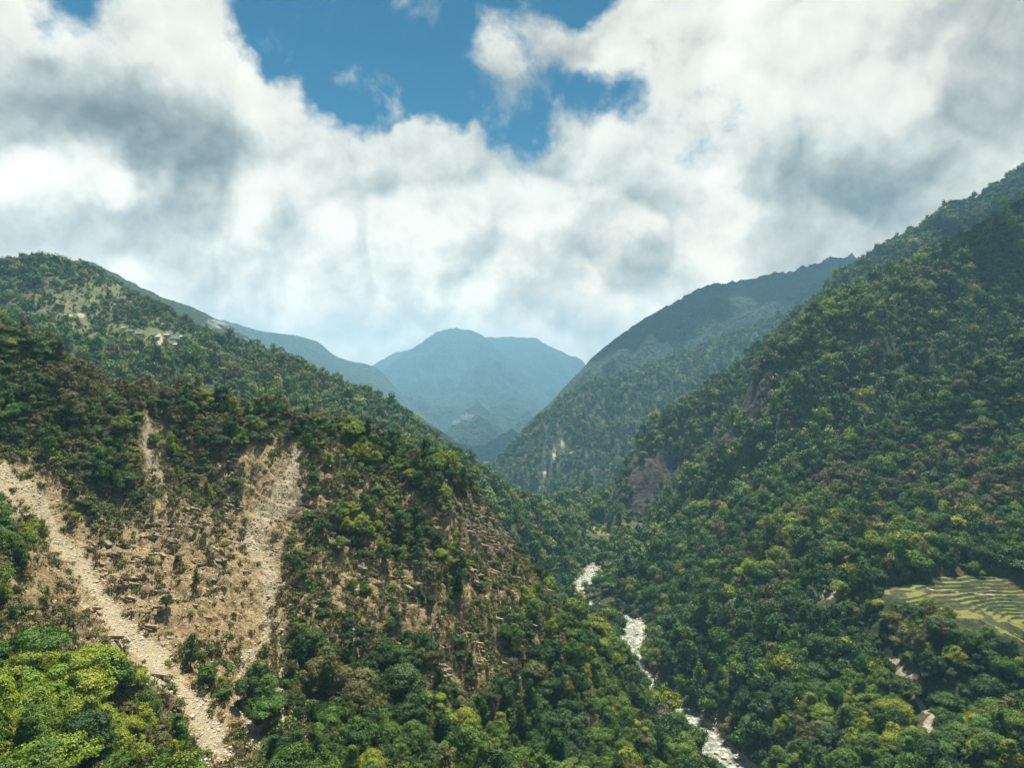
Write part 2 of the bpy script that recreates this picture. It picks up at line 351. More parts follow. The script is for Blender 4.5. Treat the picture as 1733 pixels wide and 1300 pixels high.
def nz_I(x, y, z):
    h = nz_gen(9, 120, 5, 28, 85, 24)(x, y, z)
    px, py = pix(x, y, z)
    for cx, cy_, rx, ry in ((1275, 665, 40, 55), (1480, 570, 60, 35), (1215, 730, 35, 40)):   # rock steps
        k = np.exp(-(((px-cx)/rx)**2+((py-cy_)/ry)**2))
        s = z+fbm(x/20, y/20, 3)*10
        h = h+k*12*(np.clip((s/16-np.floor(s/16))*1.6, 0, 1)-.5)
    return h

LAYERS = [  # name, surface, noise, u range, D range, columns, rows
    ('near_spur', SA, nz_A, (-330, 1260), (45, 470), 820, 760),
    ('valley_slope', SR, nz_R, (700, 2080), (60, 1090), 640, 760),
    ('right_spur', SI, nz_I, (1020, 2050), (600, 1080), 520, 380),
    ('cliff_spur', SG2, nz_gen(10, 130, 5, 30, 95, 28), (960, 1400), (850, 1500), 300, 300),
    ('valley_ridge', SG, nz_gen(18, 290, 9, 60, 200, 62), (800, 1410), (1350, 3000), 420, 380),
    ('high_ridge', SH, nz_gen(12, 300, 8, 70, 200, 42), (1280, 2050), (1100, 2700), 420, 320),
    ('far_ridge', SF, nz_gen(28, 600, 18, 130, 300, 85), (800, 1540), (2200, 4900), 480, 360),
    ('mountain', SE, nz_gen(60, 1300, 30, 350, 900, 210), (540, 1120), (2700, 10400), 380, 440),
    ('mountain_shoulder', SE2, nz_gen(80, 1500, 40, 280, 800, 220), (480, 1150), (9000, 12000), 220, 80),
    ('left_far_mountain', SD_, nz_gen(40, 1000, 18, 220, 700, 80), (250, 720), (4500, 7400), 240, 140),
    ('left_far_ridge', SC, nz_gen(17, 380, 9, 90, 220, 32), (120, 850), (1180, 2750), 420, 220),
    ('left_hill', SB, nz_gen(9, 170, 3, 35, 120, 12), (-300, 800), (520, 1260), 560, 420),
    ('river_spur', SB2, nz_gen(6, 90, 3, 25, 60, 7), (660, 1080), (560, 960), 260, 260),
]
def height(i, x, y):
    s = LAYERS[i]; z = s[1].base(x, y); n = s[2](x, y, z)
    if i > 1:      # the skyline keeps its line: relief fades towards the crest
        px, py = pix(x, y, z); c = s[1].crest_px
        kf = .05 if i == 6 else .16 if i in (2, 3, 4, 11, 12) else (.42 if i > 6 else .28); n = n*(kf+(1-kf)*sstep(5, 75 if y.max() < 4000 else 50, np.abs(py-np.interp(px, c[:, 0], c[:, 1]))))
    z = z+n
    u = CX+x/y*F; c = s[1].crest_px
    for cu, ce in s[1].corr:      # gentle sculpting so that the skyline sits where it should
        dc = np.interp(u, c[:, 0], c[:, 2]); z = z+np.interp(u, cu, ce)*y*sstep(.70, .97, y/dc)
    return z
def fit_crest(i):
    nm, S, nz, ur, dr, nu, nd = LAYERS[i]; c = S.crest_px
    u = np.arange(max(ur[0], c[0, 0]), min(ur[1], c[-1, 0])+1, 5.0); D = np.linspace(dr[0], dr[1], 420)
    U, DD = np.meshgrid(u, D, indexing='ij')
    for _ in range(2):
        Z = height(i, (U-CX)/F*DD, DD); tn = ((Z-CZ)/DD)
        dc = np.interp(u, c[:, 0], c[:, 2])
        tn = np.where(DD > dc[:, None]*.80, tn, -9).max(1)
        want = (CY-np.interp(u, c[:, 0], c[:, 1]))/F-S.th*1.0/dc
        e = want-tn; k = np.hanning(13); k /= k.sum(); e = np.convolve(np.r_[[e[0]]*6, e, [e[-1]]*6], k, 'valid')
        S.corr.append((u, e))
# ridges keep their outline: general noise is damped along each crest when the mesh is made
for i in range(len(LAYERS)):
    if i != 1: fit_crest(i)
grids = []
for i, (nm, S, nz, ur, dr, nu, nd) in enumerate(LAYERS):
    u = np.linspace(ur[0], ur[1], nu); D = dr[0]*(dr[1]/dr[0])**np.linspace(0, 1, nd) if i > 1 else np.linspace(0, 1, nd)
    if i == 0: D = np.interp(D, [0, .06, .9, 1], [45, 115, 355, 470])
    if i == 1: D = np.interp(D, [0, .08, .62, .86, 1], [60, 225, 560, 830, 1090])
    U, DD = np.meshgrid(u, D, indexing='ij')
    X = (U-CX)/F*DD; Z = height(i, X, DD)
    grids.append((U, DD, X, Z))
# composite height on a polar grid, for stacking the layers and for planting
PU = np.arange(-330, 2080, 4.0); PD = 45*(12500/45)**np.linspace(0, 1, 760)
comp = np.full((len(LAYERS), len(PU), len(PD)), -1e4, np.float32)
def bil(g, u0, du, nu, fd, nd, U, fD):
    a = np.clip((U-u0)/du, 0, nu-1.001); b = np.clip(fD, 0, nd-1.001)
    i = a.astype(int); j = b.astype(int); a = a-i; b = b-j
    return g[i, j]*(1-a)*(1-b)+g[i+1, j]*a*(1-b)+g[i, j+1]*(1-a)*b+g[i+1, j+1]*a*b
for i, (nm, S, nz, ur, dr, nu, nd) in enumerate(LAYERS):
    U, DD, X, Z = grids[i]
    iu = np.where((PU >= ur[0]) & (PU <= ur[1]))[0]; jd = np.where((PD >= dr[0]) & (PD <= dr[1]))[0]
    UU, PP = np.meshgrid(PU[iu], PD[jd], indexing='ij')
    fD = np.interp(PP, DD[0], np.arange(nd))
    comp[i][np.ix_(iu, jd)] = bil(Z, ur[0], (ur[1]-ur[0])/(nu-1), nu, None, nd, UU, fD)
order2 = np.sort(comp, axis=0); TOP = order2[-1]
TAN = (TOP-CZ)/PD[None, :]
RUN = np.maximum.accumulate(TAN, axis=1)
def lookup(g, x, y):
    u = CX+x/y*F; fD = np.log(y/45)/np.log(12500/45)*759
    return bil(g, PU[0], 4.0, len(PU), None, len(PD), u, fD)
def others(i):
    m = np.full(TOP.shape, -1e4, np.float32)
    for j in range(len(LAYERS)):
        if j != i: m = np.maximum(m, comp[j])
    return m

# ------------------------------------------------------------ materials
def material(name):
    m = bpy.data.materials.new(name); m.use_nodes = True; m.node_tree.nodes.clear()
    t = NT(m.node_tree); out = t.node('ShaderNodeOutputMaterial'); return m, t, out
def principled(t, out, col, rough=.85, spec=.25, normal=None):
    b = t.node('ShaderNodeBsdfPrincipled'); t.put(b.inputs['Base Color'], col if isinstance(col, bpy.types.NodeSocket) else (*col, 1))
    t.put(b.inputs['Roughness'], rough); b.inputs['Specular IOR Level'].default_value = spec
    if normal is not None: t.l.new(normal, b.inputs['Normal'])
    t.l.new(b.outputs[0], out.inputs[0]); return b
def bump(t, h, strength, dist):
    b = t.node('ShaderNodeBump'); b.inputs['Strength'].default_value = strength; b.inputs['Distance'].default_value = dist
    t.l.new(h, b.inputs['Height']); return b.outputs[0]

def terrain_material(name, forest, soil, soil2, rock, pale, grass, scale=1.0, bumpd=1.0, canopy=0.0):
    """attribute mask: R bare soil, G pale scree, B grass, A rock face"""
    m, t, out = material(name)
    at = t.node('ShaderNodeAttribute', attribute_name='mask'); s = t.node('ShaderNodeSeparateColor'); t.l.new(at.outputs['Color'], s.inputs[0])
    geo = t.node('ShaderNodeNewGeometry'); pos = geo.outputs['Position']
    n1 = t.noise(pos, .05/scale, 8, .65); n2 = t.noise(pos, .35/scale, 8, .7); n3 = t.noise(pos, 1.4/scale, 5, .65); n4 = t.noise(pos, .012/scale, 4, .5)
    c = t.mix(t.rng(n2, .38, .62), tuple(v*.55 for v in forest), tuple(v*1.4 for v in forest))
    c = t.mix(t.rng(n1, .42, .62, 0, .6), c, tuple(forest[i]*.5+soil[i]*.35 for i in range(3)))
    if canopy:
        vo = t.node('ShaderNodeTexVoronoi'); t.l.new(pos, vo.inputs['Vector']); vo.inputs['Scale'].default_value = canopy
        vs = t.node('ShaderNodeSeparateColor'); t.l.new(vo.outputs['Color'], vs.inputs[0])
        c = t.mix(t.rng(vs.outputs[0], 0, 1, 0, .8, False), c, tuple(v*2.0 for v in forest))
    so = t.mix(t.rng(n2, .38, .64), soil, soil2); so = t.mix(t.rng(n3, .5, .68, 0, .75), so, tuple(v*.42 for v in soil2))
    w = t.rng(t.math('ADD', s.outputs[0], t.math('MULTIPLY', t.math('SUBTRACT', n2, .5), 1.3)), .35, .65)
    c = t.mix(w, c, so)
    gr = t.mix(t.rng(n3, .35, .65), tuple(v*.7 for v in grass), grass); gr = t.mix(t.rng(n1, .5, .65, 0, .5), gr, soil)
    w = t.rng(t.math('ADD', s.outputs[2], t.math('MULTIPLY', t.math('SUBTRACT', n2, .5), 1.0)), .35, .65); c = t.mix(w, c, gr)
    # rock with tilted bedding
    mp = t.node('ShaderNodeMapping'); t.l.new(pos, mp.inputs[0]); mp.inputs['Rotation'].default_value = (R(8), R(18), 0); mp.inputs['Scale'].default_value = (.06/scale, .06/scale, .9/scale)
    nb = t.noise(mp.outputs[0], 1.0, 6, .65, .4)
    ro = t.mix(t.rng(nb, .38, .62), tuple(v*.45 for v in rock), rock); ro = t.mix(t.rng(n2, .5, .66, 0, .6), ro, tuple(v*1.35 for v in rock))
    w = t.rng(t.math('ADD', at.outputs['Alpha'], t.math('MULTIPLY', t.math('SUBTRACT', n2, .5), 1.2)), .35, .65); c = t.mix(w, c, ro)
    pa = t.mix(t.rng(n3, .35, .65), tuple(v*.62 for v in pale), pale); pa = t.mix(t.rng(n2, .55, .7, 0, .55), pa, tuple(v*.45 for v in pale))
    w = t.rng(t.math('ADD', s.outputs[1], t.math('MULTIPLY', t.math('SUBTRACT', n2, .5), .9)), .38, .62); c = t.mix(w, c, pa)
    h = t.math('ADD', t.math('MULTIPLY', n2, 1.4), t.math('MULTIPLY', n3, .5)); h = t.math('ADD', h, t.math('MULTIPLY', nb, t.math('MULTIPLY', at.outputs['Alpha'], 1.0)))
    if canopy: h = t.math('SUBTRACT', h, t.math('MULTIPLY', vo.outputs['Distance'], 1.6))
    principled(t, out, c, .92, .12, bump(t, h, 1.0, bumpd))
    return m
FOREST = (.030, .045, .016)
M_SPUR = terrain_material('spur_ground', (.050, .056, .022), (.37, .285, .155), (.21, .155, .082), (.17, .145, .11), (.43, .37, .25), (.085, .115, .030), 1.0, 1.1)
M_SLOPE = terrain_material('slope_ground', (.034, .048, .018), (.17, .125, .070), (.11, .08, .045), (.10, .09, .07), (.36, .32, .24), (.165, .18, .05), 1.0, .7)
M_HILL = terrain_material('hill_ground', (.045, .066, .028), (.20, .17, .09), (.10, .10, .05), (.070, .064, .056), (.44, .39, .30), (.125, .150, .060), 2.2, 2.0)
M_FARHILL = terrain_material('far_hill_ground', (.017, .031, .018), (.07, .07, .05), (.08, .08, .05), (.15, .15, .14), (.30, .30, .28), (.06, .08, .035), 5.0, 7.0, .075)
M_MOUNT = terrain_material('mountain_ground', (.020, .034, .020), (.07, .07, .05), (.05, .05, .04), (.09, .09, .09), (.22, .22, .21), (.04, .055, .03), 9.0, 16.0, .045)

def leaf_material(name, ca, cb, trans=.20):
    m, t, out = material(name)
    oi = t.node('ShaderNodeObjectInfo'); geo = t.node('ShaderNodeNewGeometry')
    c = t.mix(oi.outputs['Random'], ca, cb)
    v = t.rng(geo.outputs['Random Per Island'], 0, 1, .62, 1.42, False)
    hs = t.node('ShaderNodeHueSaturation'); t.l.new(c, hs.inputs['Color']); t.l.new(v, hs.inputs['Value'])
    r2 = t.math('FRACT', t.math('MULTIPLY', oi.outputs['Random'], 37.7))
    t.l.new(t.rng(r2, 0, 1, .482, .515, False), hs.inputs['Hue'])
    d = t.node('ShaderNodeBsdfDiffuse'); t.l.new(hs.outputs[0], d.inputs[0])
    tr = t.node('ShaderNodeBsdfTranslucent'); t.l.new(t.mix(1.0, hs.outputs[0], (1.25, 1.15, .5), 'MULTIPLY'), tr.inputs[0])
    g = t.node('ShaderNodeBsdfGlossy'); g.inputs['Roughness'].default_value = .55; g.inputs[0].default_value = (.6, .65, .6, 1)
    mx = t.node('ShaderNodeMixShader'); mx.inputs[0].default_value = trans; t.l.new(d.outputs[0], mx.inputs[1]); t.l.new(tr.outputs[0], mx.inputs[2])
    m2 = t.node('ShaderNodeMixShader'); m2.inputs[0].default_value = .035; t.l.new(mx.outputs[0], m2.inputs[1]); t.l.new(g.outputs[0], m2.inputs[2])
    t.l.new(m2.outputs[0], out.inputs[0]); return m
LEAF = {
    'dark': leaf_material('leaves_dark_green', (.020, .054, .006), (.038, .084, .009)),
    'mid': leaf_material('leaves_green', (.054, .118, .008), (.088, .150, .012)),
    'lime': leaf_material('leaves_yellow_green', (.130, .200, .008), (.200, .250, .014), .25),
    'olive': leaf_material('leaves_olive', (.082, .094, .020), (.118, .116, .030)),
    'brown': leaf_material('leaves_dry_brown', (.088, .080, .030), (.125, .106, .044), .12),
    'straw': leaf_material('dry_grass_blades', (.30, .245, .12), (.40, .33, .17), .2),
}
m_, t_, o_ = material('bark')
g_ = t_.node('ShaderNodeNewGeometry'); n_ = t_.noise(g_.outputs['Position'], 3.0, 4, .6)
principled(t_, o_, t_.mix(n_, (.07, .055, .040), (.17, .14, .10)), .9, .1, bump(t_, n_, .6, .05)); BARK = m_
m_, t_, o_ = material('stone')
g_ = t_.node('ShaderNodeNewGeometry'); oi_ = t_.node('ShaderNodeObjectInfo'); n_ = t_.noise(g_.outputs['Position'], 2.0, 5, .65)
principled(t_, o_, t_.mix(t_.rng(t_.math('ADD', n_, t_.math('MULTIPLY', oi_.outputs['Random'], .5)), .4, 1.1), (.17, .14, .10), (.50, .45, .35)), .9, .15, bump(t_, n_, .7, .12)); STONE = m_
m_, t_, o_ = material('river_water')
g_ = t_.node('ShaderNodeNewGeometry'); p_ = g_.outputs['Position']
wa = t_.noise(p_, .22, 8, .68, .8); wb = t_.noise(p_, .9, 6, .7, .5); foam = t_.rng(t_.math('ADD', t_.math('MULTIPLY', wa, .7), t_.math('MULTIPLY', wb, .5)), .53, .78)
colw = t_.mix(foam, (.12, .145, .11), (.47, .47, .41)); rw = t_.rng(foam, 0, 1, .12, .7)
principled(t_, o_, colw, rw, .5, bump(t_, t_.math('ADD', wa, wb), .9, .9)); WATER = m_

# ------------------------------------------------------------ land meshes
def mesh_obj(name, verts, faces, mats, parent=None, smooth=False, link=True):
    me = bpy.data.meshes.new(name); v = np.asarray(verts, np.float32); f = np.asarray(faces, np.int32)
    me.vertices.add(len(v)); me.vertices.foreach_set('co', v.ravel())
    k = f.shape[1]; me.loops.add(f.size); me.loops.foreach_set('vertex_index', f.ravel())
    me.polygons.add(len(f)); me.polygons.foreach_set('loop_start', np.arange(0, f.size, k, dtype=np.int32))
    me.polygons.foreach_set('use_smooth', np.full(len(f), smooth))
    me.update(calc_edges=True)
    for m in (mats if isinstance(mats, (list, tuple)) else [mats]): me.materials.append(m)
    o = bpy.data.objects.new(name, me)
    if link: COL.objects.link(o)
    if parent: o.parent = parent
    return o
def tag(o, label=None, cat=None, group=None, kind=None):
    for k, v in (('label', label), ('category', cat), ('group', group), ('kind', kind)):
        if v: o[k] = v
    return o

BARE_A = [(60, 830, 60, 50, 1.00), (130, 930, 50, 60, 0.90), (230, 950, 80, 90, 0.90), (330, 980, 100, 95, 0.95), (300, 880, 60, 35, 0.80), (440, 950, 70, 130, 1.00), (480, 830, 60, 60, 0.90), (250, 1080, 80, 60, 0.80),
          (340, 1200, 55, 90, 0.80), (60, 970, 60, 60, 0.70), (110, 1060, 130, 60, 0.75), (430, 790, 50, 40, 0.80), (620, 1000, 60, 50, 0.48), (700, 1010, 60, 50, 0.59), (800, 900, 70, 60, 0.52), (850, 940, 50, 50, 0.44),
          (600, 830, 50, 40, 0.44), (680, 860, 50, 40, 0.33), (780, 1130, 60, 50, 0.41), (560, 950, 40, 40, 0.41), (860, 1010, 50, 40, 0.37), (950, 1070, 50, 30, 0.30), (262, 760, 25, 60, 0.80), (580, 1020, 60, 60, 0.44),
          (820, 850, 40, 45, 0.52), (540, 1080, 50, 50, 0.30), (700, 1100, 60, 50, 0.30), (420, 1120, 50, 60, 0.60), (870, 1100, 50, 40, 0.30), (500, 1230, 70, 90, 0.35), (620, 1270, 60, 60, 0.22), (640, 960, 70, 60, 0.30), (740, 1060, 60, 40, 0.33), (560, 870, 40, 50, 0.26), (730, 900, 50, 40, 0.22), (800, 1000, 50, 50, 0.30), (860, 890, 40, 40, 0.30),
          (900, 1000, 40, 50, 0.33), (620, 1110, 70, 40, 0.30), (780, 1180, 50, 40, 0.26), (380, 1060, 60, 60, 0.40), (300, 1020, 60, 60, 0.30), (380, 730, 60, 30, 0.35), (520, 760, 50, 30, 0.35)]
def masks_A(U, D, X, Z):
    px, py = pix(X, D, Z); m = D/F
    bare = blob(px, py, BARE_A)*1.0+.22
    bare = np.clip(bare+fbm(X/16, D/16, 3)*.45, 0, 1.2)
    pale = np.zeros(px.shape); jx = fbm(X/12, D/12, 3)*14; jy = fbm(X/12+31, D/12, 3)*14
    for ch, w in ((CH1, CW1), (CH2, CW2), (CH3, CW3), (CH4, CW4)):
        d, ww = poly_dist(px+jx, py+jy, ch, w); pale = np.maximum(pale, 1.0*np.exp(-(d*m/(ww*(.95+.9*fbm(X/25+8, D/25, 2))))**2))
    pale = np.maximum(pale, .75*blob(px, py, [(480, 830, 32, 50, 1), (20, 870, 30, 16, 1), (445, 1010, 30, 40, .7)]))
    pale = pale*(.8+.5*fbm(X/7, D/7, 3))
    for rg in RIDGES: pale = np.maximum(pale, .55*np.exp(-(poly_dist(px, py, rg)*m/.9)**2))
    grass = blob(px, py, [(985, 1045, 60, 30, .8), (1060, 1100, 40, 40, .6), (620, 1280, 80, 60, .6), (500, 1220, 70, 70, .45), (30, 1000, 60, 60, .3), (560, 1250, 60, 60, .4), (900, 1130, 70, 50, .3)])+fbm(X/12+4, D/12, 3)*.3
    rock = blob(px, py, [(480, 840, 50, 60, .6), (300, 890, 60, 30, .5), (810, 880, 60, 60, .75), (860, 950, 60, 50, .75), (440, 930, 40, 60, .45), (700, 800, 60, 30, .45), (620, 860, 50, 50, .4), (820, 830, 30, 30, .6),
                         (770, 1120, 60, 40, .4), (200, 1000, 60, 60, .25), (560, 900, 60, 60, .4)])+fbm(X/9+7, D/9, 3)*.4
    return bare, np.clip(pale, 0, 1.2), grass, rock
PATH_R = [(1500, 1105), (1525, 1135), (1545, 1175), (1565, 1200), (1578, 1215), (1568, 1232), (1590, 1250)]
ROAD_R = [(1395, 1000), (1425, 1003), (1455, 1008), (1490, 996), (1540, 994), (1600, 1000), (1660, 1006), (1720, 1009), (1800, 1012)]
def masks_R(U, D, X, Z):
    px, py = pix(X, D, Z); m = D/F
    dr, w = poly_dist(X, D, RIV, RIVW)
    jx = px+fbm(X/9, D/9, 3)*16; jy = py+fbm(X/9+20, D/9, 3)*9
    bare = .1+fbm(X/40, D/40, 3)*.5+blob(px, py, [(1500, 830, 90, 40, .35), (1640, 960, 70, 14, .6), (1690, 820, 60, 40, .3)])
    pale = 1.1*np.exp(-(poly_dist(jx, jy, PATH_R)*m/1.7)**2)
    pale = np.maximum(pale, .62*np.exp(-(poly_dist(px+fbm(X/9, D/9, 2)*5, py, ROAD_R)*m/1.0)**2)*(.8+.7*fbm(X/6, D/6, 3)))
    pale = np.maximum(pale, blob(jx, jy, [(1395, 1003, 26, 13, 1.0), (1545, 1150, 22, 26, .55), (1470, 1040, 10, 12, .5)]))
    pale = np.maximum(pale, 1.0*(1-sstep(.6, 3.5, dr-w)))
    t = terr_mask(px, py)
    gz = np.gradient(Z, axis=1)/np.gradient(D, axis=1)
    grass = np.maximum(t*np.where(gz < .30, .62+1.3*fbm(X/12, D/12, 3), .10), blob(px, py, [(1038, 893, 60, 14, 1.3)]))
    pale = np.where(py < 925, pale*.3, pale)
    return np.clip(bare, 0, 1)*(1-t), pale, grass, np.zeros(px.shape)
def mk(rock=(), pale=(), grass=(), bare=(), rl=60, base=(0, 0, 0, 0)):
    def f(U, D, X, Z):
        px, py = pix(X, D, Z)
        gz = np.gradient(Z, axis=1)/np.maximum(np.gradient(D, axis=1), 1e-6)
        return (base[0]+blob(px, py, bare)+fbm(X/rl, D/rl, 3)*.35, base[1]+blob(px, py, pale)*(.8+.6*fbm(X/rl*3, D/rl*3, 3)), base[2]+blob(px, py, grass)+fbm(X/rl+5, D/rl, 3)*.3,
                base[3]+blob(px, py, rock)*(.85+.5*fbm(X/rl*2+9, D/rl*2, 3)))
    return f
MASKS = {
    'near_spur': masks_A, 'valley_slope': masks_R,
    'right_spur': mk(grass=[(1038, 893, 60, 14, 1.3)], rock=[(1272, 670, 35, 50, 1.1), (1225, 735, 30, 35, 1.0), (1180, 785, 30, 30, .8), (1135, 840, 25, 30, .8), (1480, 575, 60, 22, .7), (1540, 610, 40, 25, .6), (1330, 600, 30, 30, .4)]),
    'cliff_spur': mk(grass=[(1038, 893, 60, 14, 1.3)], rock=[(1125, 800, 65, 55, 1.2), (1075, 845, 40, 40, 1.0), (1190, 760, 40, 40, .6)]),
    'valley_ridge': mk(rock=[(960, 780, 40, 40, .55), (940, 830, 30, 30, .4)], pale=[(922, 800, 5, 22, .8), (938, 765, 5, 16, .9), (952, 750, 5, 16, .8), (966, 765, 5, 12, .6), (914, 830, 4, 20, .6)]),
    'high_ridge': mk(pale=[(1640, 375, 30, 14, .5)], grass=[(1600, 370, 60, 20, .3)], rl=120),
    'far_ridge': mk(rl=220), 'mountain': mk(rl=400, pale=[(790, 705, 14, 8, .9), (770, 715, 10, 6, .7), (760, 610, 20, 14, .45), (850, 720, 20, 3, .6), (800, 740, 40, 10, .3)], base=(0, 0, 0, .1)),
    'mountain_shoulder': mk(rl=500), 'left_far_mountain': mk(rl=400),
    'left_far_ridge': mk(rl=120, pale=[(370, 548, 35, 12, .8), (420, 572, 25, 8, .6), (330, 530, 20, 8, .4), (700, 710, 50, 10, .6), (640, 670, 40, 8, .5), (755, 742, 30, 12, .4)], rock=[(400, 560, 60, 20, .5), (680, 700, 90, 20, .6)]),
    'left_hill': mk(rl=70, base=(0, 0, .15, 0), bare=[(480, 606, 20, 6, .8), (560, 640, 20, 6, .6)], grass=[(150, 500, 170, 60, .55), (250, 570, 120, 20, .5), (60, 560, 80, 30, .35), (690, 728, 40, 14, .9)], rock=[(500, 612, 30, 5, .6)],
                    pale=[(270, 575, 5, 12, 1.3), (274, 590, 3.5, 10, 1.2), (115, 533, 12, 3.5, .9), (138, 534, 8, 5, 1.1), (95, 534, 10, 2, .6), (12, 526, 9, 4, .9), (190, 545, 20, 1.6, .5), (60, 532, 25, 2, .4)]),
    'river_spur': mk(grass=[(1038, 893, 60, 14, 1.3)], rl=40, rock=[(930, 900, 20, 16, .5), (880, 870, 20, 20, .4)]),
}
MATS = {'near_spur': M_SPUR, 'valley_slope': M_SLOPE, 'right_spur': M_HILL, 'cliff_spur': M_HILL, 'valley_ridge': M_HILL, 'high_ridge': M_FARHILL, 'far_ridge': M_FARHILL, 'mountain': M_MOUNT,
        'mountain_shoulder': M_MOUNT, 'left_far_mountain': M_MOUNT, 'left_far_ridge': M_FARHILL, 'left_hill': M_HILL, 'river_spur': M_HILL}
NAMES = {'near_spur': 'hillside', 'valley_slope': 'valley_slope', 'right_spur': 'hillside', 'cliff_spur': 'hillside', 'valley_ridge': 'hillside', 'high_ridge': 'mountain_ridge', 'far_ridge': 'mountain_ridge',
         'mountain': 'mountain', 'mountain_shoulder': 'mountain', 'left_far_mountain': 'mountain', 'left_far_ridge': 'mountain_ridge', 'left_hill': 'hill', 'river_spur': 'hillside'}
LABELS = {'near_spur': 'near hillside with the tan landslide scar, lower left', 'valley_slope': 'valley floor and forested slope right of the river', 'right_spur': 'big wooded spur rising on the right',
          'cliff_spur': 'spur with dark cliff face at the valley bend', 'valley_ridge': 'wooded ridge beyond the bend, right of the central mountain', 'high_ridge': 'high ridge behind the wooded spur, upper right',
          'far_ridge': 'blue ridge running into cloud right of centre', 'mountain': 'hazy blue mountain in the centre', 'mountain_shoulder': 'pale mountain shoulder in cloud behind the central peak',
          'left_far_mountain': 'hazy blue mountain slope under the clouds, left of centre', 'left_far_ridge': 'grey rocky ridge just behind the village hill', 'left_hill': 'green hill with the village, upper left',
          'river_spur': 'small wooded spur ending at the far river bend'}
for i, (nm, S, nz, ur, dr, nu, nd) in enumerate(LAYERS):
    U, D, X, Z = grids[i]
    r, g, b, a = MASKS[nm](U, D, X, Z)
    oth = lookup(others(i), X, D)
    keep = Z > oth-(4+D*.012)
    idx = np.arange(nu*nd).reshape(nu, nd)
    f = np.stack([idx[:-1, :-1], idx[1:, :-1], idx[1:, 1:], idx[:-1, 1:]], -1).reshape(-1, 4)
    kf = keep.ravel()[f].any(1); f = f[kf]
    used = np.zeros(nu*nd, bool); used[f.ravel()] = True; remap = np.cumsum(used)-1
    V = np.stack([X, D, Z], -1).reshape(-1, 3)[used]
    o = mesh_obj(NAMES[nm], V, remap[f], MATS[nm], smooth=True)
    at = o.data.attributes.new('mask', 'FLOAT_COLOR', 'POINT')
    at.data.foreach_set('color', np.clip(np.stack([r, g, b, a], -1), 0, 1.3).reshape(-1, 4)[used].astype(np.float32).ravel())
    tag(o, LABELS[nm], kind='structure')

# wide ground sheet under everything, out to the horizon
bm_v = []; rr = np.array([0, 300, 900, 2000, 4000, 8000, 12000]); aa = np.linspace(0, 2*np.pi, 49)[:-1]
for r_ in rr[1:]:
    for a_ in aa: bm_v.append((r_*math.cos(a_), r_*math.sin(a_)+600, -60 - .13*max(0, r_-900)))
fs = [(k*48+j, k*48+(j+1) % 48, (k+1)*48+(j+1) % 48, (k+1)*48+j) for k in range(5) for j in range(48)]
gv = len(bm_v); bm_v.append((0, 600, -60)); fs += [(gv, j, (j+1) % 48, (j+1) % 48) for j in range(0)]
g = mesh_obj('ground', bm_v, fs, M_HILL); tag(g, 'low ground running on beyond the hills', kind='structure')

# river: a strip that follows the bed
def resample(pts, w, step):
    p = np.array(pts); s = np.r_[0, np.cumsum(np.hypot(*np.diff(p, axis=0).T))]
    q = np.arange(0, s[-1], step); x = np.interp(q, s, p[:, 0]); y = np.interp(q, s, p[:, 1]); ww = np.interp(q, s, w)
    k = np.ones(9)/9
    pad = lambda a: np.convolve(np.r_[[a[0]]*4, a, [a[-1]]*4], k, 'valid')
    return pad(x), pad(y), pad(ww)
x_, y_, w_ = resample(RIV, RIVW, 2.0)
tx, ty = np.gradient(x_), np.gradient(y_); L = np.hypot(tx, ty); nx_, ny_ = -ty/L, tx/L
K = 13; t__ = np.linspace(-1, 1, K)
xx = x_[:, None]+nx_[:, None]*t__*w_[:, None]*1.25; yy = y_[:, None]+ny_[:, None]*t__*w_[:, None]*1.25
zz = -.35+fbm(xx/4, yy/7, 4, .6)*.5
idx = np.arange(len(x_)*K).reshape(-1, K)
f = np.stack([idx[:-1, :-1], idx[:-1, 1:], idx[1:, 1:], idx[1:, :-1]], -1).reshape(-1, 4)
rv = mesh_obj('river', np.stack([xx, yy, zz], -1).reshape(-1, 3), f, WATER, smooth=True)
tag(rv, 'white water river winding along the valley floor', kind='structure')

# ------------------------------------------------------------ trees
def leaf_cloud(rng, lobes, n, size, up=.55, flat=1.0):
    """n pointed leaf sprays scattered through a set of lobes (cx,cy,cz,rx,rz)"""
    lobes = np.array(lobes, float); wt = lobes[:, 3]**2*.7+lobes[:, 3]*lobes[:, 4]; wt /= wt.sum()
    # clumps on each lobe's shell
    nc = max(6, n//16); li = rng.choice(len(lobes), nc, p=wt)
    d = rng.normal(size=(nc, 3)); d[:, 2] = np.abs(d[:, 2])*1.0-.28*rng.random(nc); d /= np.linalg.norm(d, axis=1)[:, None]
    rad = rng.uniform(.74, 1.06, nc)
    c = lobes[li, :3]+d*np.stack([lobes[li, 3], lobes[li, 3], lobes[li, 4]], -1)*rad[:, None]
    k = rng.integers(0, nc, n); cs = size*1.9
    p = c[k]+rng.normal(size=(n, 3))*cs*np.array([.75, .75, .5])
    nrm = d[k]*1.25+rng.normal(size=(n, 3))*.36+np.array([0, 0, up*.4]); nrm /= np.linalg.norm(nrm, axis=1)[:, None]
    a = np.cross(nrm, rng.normal(size=(n, 3))); a /= np.linalg.norm(a, axis=1)[:, None]+1e-9; b = np.cross(nrm, a)
    s = size*rng.uniform(.6, 1.25, n)[:, None]
    v = np.stack([p-a*s, p-b*s*.62+nrm*s*.15, p+a*s, p+b*s*.62+nrm*s*.15], 1).reshape(-1, 3)
    return v, np.arange(4*n).reshape(-1, 4)
